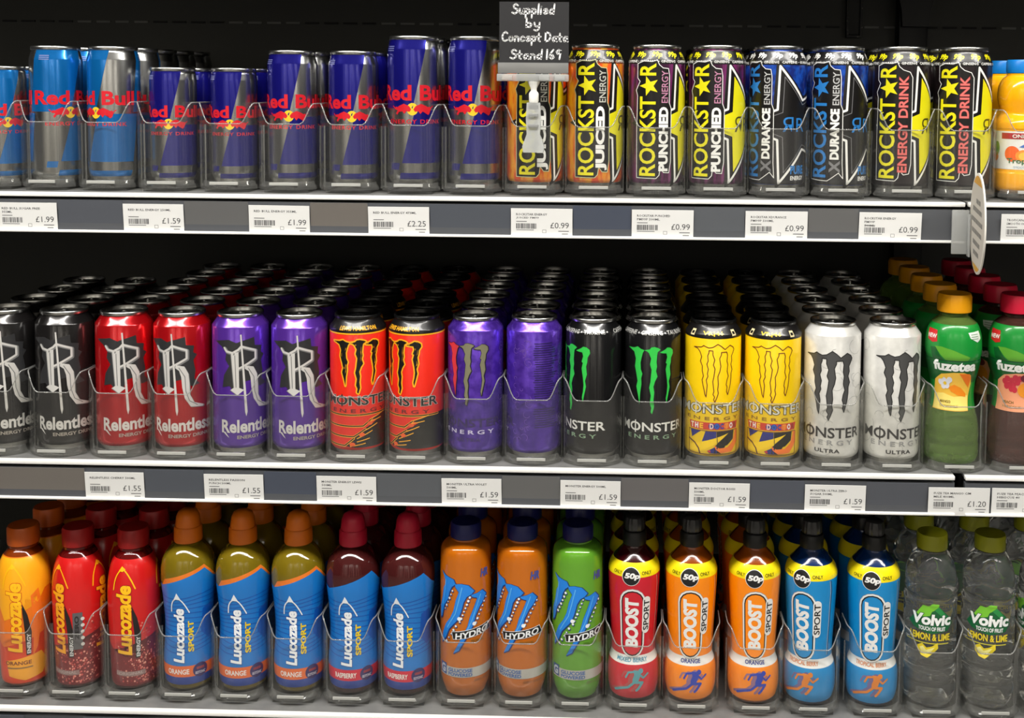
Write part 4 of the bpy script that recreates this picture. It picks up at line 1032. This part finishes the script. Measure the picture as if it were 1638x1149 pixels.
PIT = .0713
MXS = [-.7845, -.7125, -.6395, -.5687, -.4976, -.4260, -.3552, -.2840, -.2130, -.1425, -.0714, -.0005, .0715, .1428, .2135, .2840]
def mx(i): return MXS[i]
MID = [
 (0, 'gothic_black', -7, 'black can with silver letter R, left lane of two', 'black letter R cans'), (1, 'gothic_black', -13, 'black can with silver letter R, right lane of two', 'black letter R cans'),
 (2, 'gothic_red', 0, 'red can with silver letter R, left lane of two', 'red letter R cans'), (3, 'gothic_red', -17, 'red can with silver letter R, right lane of two', 'red letter R cans'),
 (4, 'gothic_purple', 5, 'purple can with silver letter R, left lane of two', 'purple letter R cans'), (5, 'gothic_purple', 0, 'purple can with silver letter R, right lane of two', 'purple letter R cans'),
 (6, 'claw_red', 0, 'orange-red claw mark can, left lane of two', 'orange-red claw mark cans'), (7, 'claw_red', -36, 'orange-red claw mark can, right lane of two', 'orange-red claw mark cans'),
 (8, 'claw_violet', -19, 'violet foil claw mark can, left lane of two', 'violet claw mark cans'), (9, 'claw_violet', -123, 'violet foil claw mark can, right lane of two', 'violet claw mark cans'),
 (10, 'claw_black', -52, 'black can with green claw marks, left lane of two', 'black and green claw mark cans'), (11, 'claw_black', 0, 'black can with green claw marks, right lane of two', 'black and green claw mark cans'),
 (12, 'claw_yellow', 0, 'yellow claw mark can, left lane of two', 'yellow claw mark cans'), (13, 'claw_yellow', -5, 'yellow claw mark can, right lane of two', 'yellow claw mark cans'),
 (14, 'claw_white', -11, 'white claw mark can, left lane of two', 'white claw mark cans'), (15, 'claw_white', 15, 'white claw mark can, right lane of two', 'white claw mark cans')]
LANES['mid'] = [mx(t_[0]) for t_ in MID] + [.3560, .4305]
for i, p, a, d, g in MID:
    rows = 4 if i in (0, 1) else 6
    lane('mid', mx(i), p, a, 'drink_can', 'can', d, g, rows, .0668)
lane('mid', .3560, 'tea_mango', 0, 'tea_bottle', 'bottle', 'green tea bottle with yellow cap', 'yellow capped tea bottles', 5, .0652)
lane('mid', .4305, 'tea_peach', 0, 'tea_bottle', 'bottle', 'dark tea bottle with pink-red cap', 'pink-red capped tea bottles', 5, .0652)

LOWL = [
 (-0.7697, 'glucose_orange', 0, .0618, 'orange bottle with yellow slanting word', 'orange glucose bottles'),
 (-0.7016, 'glucose_red_zero', -26, .0618, 'red bottle with grey block print', 'red glucose bottles'),
 (-0.6329, 'glucose_red', 0, .0618, 'red bottle with yellow slanting word', 'red glucose bottles'),
 (-0.5652, 'sport_orange', -4, .065, 'blue sleeved bottle with orange cap, left lane of three', 'orange capped sport bottles'),
 (-0.4977, 'sport_orange', 2, .065, 'blue sleeved bottle with orange cap, middle lane of three', 'orange capped sport bottles'),
 (-0.4295, 'sport_orange', 3, .065, 'blue sleeved bottle with orange cap, right lane of three', 'orange capped sport bottles'),
 (-0.3623, 'sport_raspberry', 4, .065, 'blue sleeved bottle with crimson cap, left lane of two', 'crimson capped sport bottles'),
 (-0.2953, 'sport_raspberry', -3, .065, 'blue sleeved bottle with crimson cap, right lane of two', 'crimson capped sport bottles'),
 (-0.2246, 'hydro_orange', -4, .062, 'orange drink bottle with blue claw marks, left lane of two', 'orange claw mark bottles'),
 (-0.1557, 'hydro_orange', -20, .062, 'orange drink bottle with blue claw marks, right lane of two', 'orange claw mark bottles'),
 (-0.0885, 'hydro_green', 0, .062, 'green drink bottle with blue claw marks', 'green claw mark bottles'),
 (-0.0199, 'boost_red', -3, .0624, 'red runner bottle with black sport cap', 'red runner bottles'),
 (0.0493, 'boost_orange', 0, .0624, 'orange runner bottle with black sport cap, left lane of two', 'orange runner bottles'),
 (0.1255, 'boost_orange', 4, .0624, 'orange runner bottle with black sport cap, right lane of two', 'orange runner bottles'),
 (0.1935, 'boost_blue', -17, .0624, 'blue runner bottle with black sport cap, left lane of two', 'blue runner bottles'),
 (0.2684, 'boost_blue', 0, .0624, 'blue runner bottle with black sport cap, right lane of two', 'blue runner bottles'),
 (0.3375, 'water_lemon', 0, .0642, 'clear water bottle with lime cap, left lane of three', 'lime capped water bottles'),
 (0.4065, 'water_lemon', 0, .0642, 'clear water bottle with lime cap, middle lane of three', 'lime capped water bottles'),
 (0.4750, 'water_lemon', -60, .0642, 'clear water bottle with lime cap, right lane of three', 'lime capped water bottles')]
LANES['low'] = [t_[0] for t_ in LOWL]
for X, p, a, pit, d, g in LOWL:
    lane('low', X, p, a, 'drink_bottle', 'bottle', d, g, 4, pit)

# ================================================================== price tickets
TW, TH = .0700, .0342
WHT_T = mat('white_ticket_card', (226, 226, 224), 0.6)
GR1, GR2 = mat('ticket_ink_grey', (112, 112, 112), .8), mat('ticket_ink_dark', (70, 70, 72), .8)
def ticket(level, X, lines, price, label, w=TW, tilt=0.0, dy=0.0, dz=0.0):
    z = FLOORS[level] - DROP[level] - .0287; LIPY = LIPS[level]
    t = thing('price_ticket', label, 'price ticket', (X, LIPY - .0054 - dy, z + dz), 0, 'white price tickets')
    t.rotation_euler = (math.atan2(.003, .0347), tilt, 0)
    link('card', box_mesh('card', (-w / 2, w / 2, -.0003, .0003, -TH / 2, TH / 2), WHT_T), t)
    A = Art(); hw = w * 500
    for i, s in enumerate(lines):
        wid = min(2 * hw - 10, 2.35 * len(s))
        A.text('lettering', GR2, s, (-hw + 6, 9.0 - i * 4.2, -hw + 6 + wid, 11.6 - i * 4.2), bold=.015, L=1, res=1)
    if price: A.text('price', GR2, price, (hw - 25, -5.6, hw - 4, 1.0), bold=.0, L=1)
    for i in range(2): A.rect('lettering', GR1, hw - (12 if i else 16), -9.4 - i * 3.2, hw - (5 if i else 4), -8.4 - i * 3.2, 1)
    A.rect('barcode', GR1, -hw + 6, 1.6, -hw + 18, 2.5, 1); A.rect('barcode', GR1, -hw + 6, -8.2, -hw + 26, -7.4, 1)
    x = -hw + 6
    while x < -hw + 29:
        b = random.choice((.4, .6, .9, 1.2)); A.rect('barcode', GR2, x, -6.4, x + b, -.2, 1); x += b + random.choice((.4, .5, .8))
    A.stroke('lettering', GR1, [(hw - 34, -11), (hw - 30, -11), (hw - 30, -7.5), (hw - 34, -7.5)], .4, 1, True)
    for nm, me in A.build(None, 1, flat=True, base=.32, step=.05): link(nm, me, t)
TK = {'top': [(-0.7235, ['RED BULL SUGAR FREE', '355ML'], '£1.99', 'price ticket reading £1.99 at the far left of the top shelf'),
              (-0.5764, ['RED BULL ENERGY 250ML'], '£1.59', 'price ticket reading £1.59 on the top shelf rail'),
              (-0.4309, ['RED BULL ENERGY 355ML'], '£1.99', 'price ticket reading £1.99 under the medium royal blue cans'),
              (-0.2934, ['RED BULL ENERGY 473ML'], '£2.25', 'price ticket reading £2.25 under the tallest blue cans'),
              (-0.1299, ['ROCKSTAR ENERGY', 'JUICED PM99'], '£0.99', 'price ticket reading £0.99 under the orange star cans'),
              (0.0076, ['ROCKSTAR PUNCHED', 'PM99P 500ML'], '£0.99', 'price ticket reading £0.99 under the purple star cans'),
              (0.1363, ['ROCKSTAR XDURANCE', 'PM99P 500ML'], '£0.99', 'price ticket reading £0.99 under the blue star cans'),
              (0.2643, ['ROCKSTAR ENERGY', 'PM99P', '500ML'], '£0.99', 'price ticket reading £0.99 under the black star cans'),
              (0.4233, ['TROPICANA', 'SMOOTH ORANGE'], '£1.35', 'price ticket on the top rail under the orange juice')],
      'mid': [(-0.6315, ['RELENTLESS CHERRY 500ML'], '£1.55', 'price ticket reading £1.55 under the red letter R cans'),
              (-0.4902, ['RELENTLESS PASSION', 'PUNCH 500ML'], '£1.55', 'price ticket reading £1.55 under the purple letter R cans'),
              (-0.3574, ['MONSTER ENERGY LEWIS', '500ML'], '£1.59', 'price ticket reading £1.59 under the orange-red claw mark cans'),
              (-0.2107, ['MONSTER ULTRA VIOLET', '500ML'], '£1.59', 'price ticket reading £1.59 under the violet cans'),
              (-0.0721, ['MONSTER ENERGY 500ML'], '£1.59', 'price ticket reading £1.59 under the black and green cans'),
              (0.0773, ['MONSTER DOCTOR ROSSI', '500ML'], '£1.59', 'price ticket reading £1.59 under the yellow cans'),
              (0.2110, ['MONSTER ULTRA ZERO', 'SUGAR 500ML'], '£1.59', 'price ticket reading £1.59 under the white cans'),
              (0.3526, ['FUZE TEA MANGO C/M', 'MILE 400ML'], '£1.20', 'price ticket reading £1.20 bridging the gap between two shelves'),
              (0.4253, ['FUZE TEA PEACH', 'HIBISCUS 40'], '£1.20', 'price ticket cut by the right edge under the dark tea')],
      'low': [(-0.7076, ['LUCOZADE ORIGINAL'], '£1.25', 'price ticket at the bottom left under the red bottles'),
              (-0.5564, ['LUCOZADE SPORT ORANGE'], '£1.25', 'price ticket at the bottom under the orange capped bottles')]}
for lev, L_ in TK.items():
    for k, (X, ln, pr, lb) in enumerate(L_): ticket(lev, X, ln, pr, lb, tilt=random.uniform(-.006, .006), dy=.0012 if 'bridging' in lb else 0)
SHADES = [(78, 82, 92), (80, 83, 90), (96, 96, 96), (108, 103, 98), (78, 82, 90), (70, 76, 90), (88, 91, 96), (98, 98, 98), (100, 98, 98)]
def gaps(lev, x0, x1):
    out = []; last = x0 + .002; k = 0
    for X, *_ in TK[lev]:
        if X - TW / 2 > last + .004 and last < x1 and X - TW / 2 <= x1 + .04: out.append((last + .0008, min(x1, X - TW / 2 - .0008), SHADES[(k + (3 if lev == 'mid' else 0)) % 9]))
        last = max(last, X + TW / 2); k += 1
    return [g for g in out if g[1] - g[0] > .004]
shelf('top', XL, XJ, 'grey metal shelf with white lip under the slim cans and star cans', gaps('top', XL, XJ - .002))
shelf('top', XJ + .004, XR, 'short piece of white lipped shelf under the orange juice')
shelf('mid', XL, XJ, 'grey metal shelf with white lip under the letter R and claw mark cans', gaps('mid', XL, XJ - .002))
shelf('mid', XJ + .012, XR, 'short piece of white lipped shelf under the tea bottles')
shelf('low', XL, XR, 'grey metal shelf with white lip under the bottles', gaps('low', XL, XR))

# ================================================================== handwritten card in its clip
cx, cz = -.1405, .4975 + Z0
card = thing('handwritten_card', 'black card with white handwriting standing above the orange star can', 'sign', (cx, -.050, cz))
link('card', box_mesh('card', (-.0395, .0395, -.0004, .0004, -.036, .034), mat('blackboard_card', (38, 38, 40), .5)), card)
GLY = {'S': (.5, [[(.5, .85), (.3, 1), (.1, .85), (.15, .6), (.45, .45), (.5, .2), (.25, 0), (0, .12)]]), 'u': (.38, [[(0, .5), (0, .15), (.12, 0), (.3, .1), (.38, .5), (.38, 0)]]),
       'p': (.38, [[(0, .5), (0, -.4)], [(0, .4), (.2, .52), (.38, .35), (.3, .05), (0, .05)]]), 'l': (.05, [[(.02, 1), (0, 0)]]), 'i': (.05, [[(0, .5), (0, 0)], [(.02, .72), (.03, .74)]]),
       'e': (.38, [[(0, .25), (.36, .3), (.3, .5), (.08, .48), (0, .2), (.15, 0), (.38, .08)]]), 'd': (.38, [[(.42, 1), (.38, 0)], [(.38, .4), (.2, .52), (0, .3), (.08, .02), (.38, .1)]]),
       'b': (.38, [[(0, 1), (0, 0)], [(0, .4), (.2, .52), (.38, .3), (.28, 0), (0, .05)]]), 'y': (.38, [[(0, .5), (.05, .15), (.2, .05), (.36, .15)], [(.38, .5), (.36, -.2), (.2, -.4), (.02, -.32)]]),
       'C': (.5, [[(.5, .85), (.3, 1), (.08, .8), (0, .45), (.1, .1), (.3, 0), (.52, .12)]]), 'o': (.38, [[(.19, .5), (.02, .4), (0, .2), (.12, 0), (.3, .05), (.38, .25), (.3, .46), (.19, .5)]]),
       'n': (.36, [[(0, .5), (0, 0)], [(0, .35), (.18, .52), (.34, .4), (.36, 0)]]), 'c': (.36, [[(.36, .42), (.2, .52), (.02, .35), (.05, .08), (.2, 0), (.38, .08)]]),
       't': (.28, [[(.1, .85), (.1, .1), (.25, 0)], [(-.08, .5), (.3, .5)]]), 'D': (.5, [[(0, 1), (0, 0)], [(0, 1), (.4, .85), (.5, .5), (.35, .1), (0, 0)]]),
       'a': (.42, [[(.36, .45), (.15, .5), (0, .25), (.12, 0), (.36, .15)], [(.36, .5), (.36, .1), (.45, 0)]]), '1': (.05, [[(0, 1), (0, 0)]]),
       '6': (.38, [[(.3, 1), (.05, .6), (0, .2), (.2, 0), (.38, .2), (.25, .45), (.03, .3)]]), '9': (.38, [[(.38, .8), (.2, 1), (0, .8), (.1, .55), (.36, .7), (.38, .9), (.3, 0)]])}
A = Art(); chalk = mat('white_chalk_pen', (236, 236, 236), .6)
def hand(s, x0, x1, zb, h):
    adv = sum(.3 if c == ' ' else GLY[c][0] + .2 for c in s) - .2
    kx = (x1 - x0) / adv; x = x0
    for c in s:
        if c == ' ': x += .3 * kx; continue
        w_, st = GLY[c]
        for pl_ in st: A.stroke('handwriting', chalk, [(x + px * kx + py * h * .06, zb + py * h) for px, py in pl_], 1.9, 1)
        x += (w_ + .2) * kx
hand('Supplied', -25, 22, 20.5, 11); hand('by', -9, 6, 5.5, 10); hand('Concept Data', -36.5, 38, -10.5, 10.5); hand('Stand 169', -27, 30, -30.5, 10.5)
for nm, me in A.build(None, 1, flat=True, base=.45): link(nm, me, card)
hold = thing('sign_clip', 'clear plastic clip holding the black handwritten card on the tray front', 'sign clip', (cx, -.050, cz - .036))
grip = mat('frosty_clear_plastic', (236, 238, 236), .12, 0, .3, .68, 1.3)
link('gripper_strip', box_mesh('gripper_strip', (-.041, .0395, -.0030, -.0008, -.011, .0012), mat('grey_clear_strip', (120, 120, 118), .25, 0, .4), .0006), hold)
bm = bmesh.new()
bm_box(bm, -.042, .040, -.0055, .003, -.0200, -.0115, .0012)
for x in (-.030, .012, .030): bm_box(bm, x - .006, x + .006, -.0075, -.0045, -.0190, -.0130, .0008)
link('gripper_bar', mesh_from_bm('gripper_bar', bm, grip, 40), hold)
link('ball_joint', lathe('ball_joint', [(0, -44), (5, -44), (5.6, -42), (5.6, -34), (4.5, -32), (3.5, -31), (3.5, -28), (6.5, -22), (7, -20), (0, -20)], mat('milky_plastic', (236, 236, 230), .35), 20), hold)
bm = bmesh.new()
vs = [(-.0075, -.044), (.0075, -.044), (.0085, -.062), (.0075, -.080), (.0125, -.094), (.0115, -.101), (-.0115, -.101), (-.0125, -.094), (-.0075, -.080), (-.0085, -.062)]
for y0, y1 in ((-.0050, -.0022), (.0005, .0032)):
    a = [bm.verts.new((x, y0, z)) for x, z in vs]; b = [bm.verts.new((x, y1, z)) for x, z in vs]
    bm.faces.new(a); bm.faces.new(b[::-1])
    for k in range(len(vs)): bm.faces.new((a[k], b[k], b[(k + 1) % len(vs)], a[(k + 1) % len(vs)]))
bm_box(bm, -.0055, .0055, -.0022, .0005, -.052, -.047); bm_box(bm, -.0060, .0060, -.0075, -.0050, -.060, -.056, .0006); bm_box(bm, -.0060, .0060, -.0075, -.0050, -.072, -.068, .0006)
bmesh.ops.recalc_face_normals(bm, faces=bm.faces)
link('clamp', mesh_from_bm('clamp', bm, grip, 40), hold)

# ================================================================== round shelf sign seen almost edge-on
ws = thing('round_shelf_sign', 'round white shelf sign seen nearly edge-on in front of the black star can', 'sign', (.347, -.112, .292 + Z0))
ws.rotation_euler = (0, math.radians(2), math.radians(-90 - 8.5))
# local frame: the printed face looks along -Y
bm = bmesh.new()
lathe_bm(bm, [(0, 0), (54.2, 0), (55, .4), (55, 1.6), (54.2, 2.0), (0, 2.0)], 48, False, False)
for v in bm.verts: v.co = Vector((v.co.x, -v.co.z + .001, -v.co.y))
bmesh.ops.recalc_face_normals(bm, faces=bm.faces)
link('disc', mesh_from_bm('disc', bm, mat('white_sign_board', (232, 228, 220), .5), 30), ws)
A = Art(); gi = mat('grey_print', (130, 128, 124), .7)
A.poly('print', mat('pale_sign_face', (206, 200, 190), .6), [(52 * math.cos(2 * PI * i / 40), 52 * math.sin(2 * PI * i / 40)) for i in range(40)], 0)
A.poly('print', mat('ochre_print', (214, 160, 70), .6), [(52 * math.cos(PI * (.30 + .4 * i / 12)), 52 * math.sin(PI * (.30 + .4 * i / 12))) for i in range(13)], 1)
A.poly('print', mat('ochre_print', (214, 160, 70), .6), [(52 * math.cos(PI * (1.34 + .32 * i / 12)), 52 * math.sin(PI * (1.34 + .32 * i / 12))) for i in range(13)], 1)
for zz, x0, x1 in ((24, -8, 22), (14, -30, 32), (2, -38, 38), (-10, -34, 34), (-22, -26, 24), (-33, -20, 18)):
    x = x0
    while x < x1:
        b = random.uniform(3, 8); A.rect('print', gi, x, zz - 2.6, min(x + b, x1), zz + 2.6, 2); x += b + 1.6
for nm, me in A.build(None, 1, flat=True, base=1.05, step=.06): link(nm, me, ws)
hc = thing('sign_bracket', 'clear plastic bracket gripping the rail beside the round sign', 'sign clip', (.3425, LIPS['top'] - .0062, .2775 + Z0))
link('back_plate', box_mesh('back_plate', (-.010, .009, -.004, 0, -.026, .024), grip, .001), hc)
link('fin', box_mesh('fin', (.0065, .0085, -.012, -.004, -.028, .020), grip, .0006), hc)
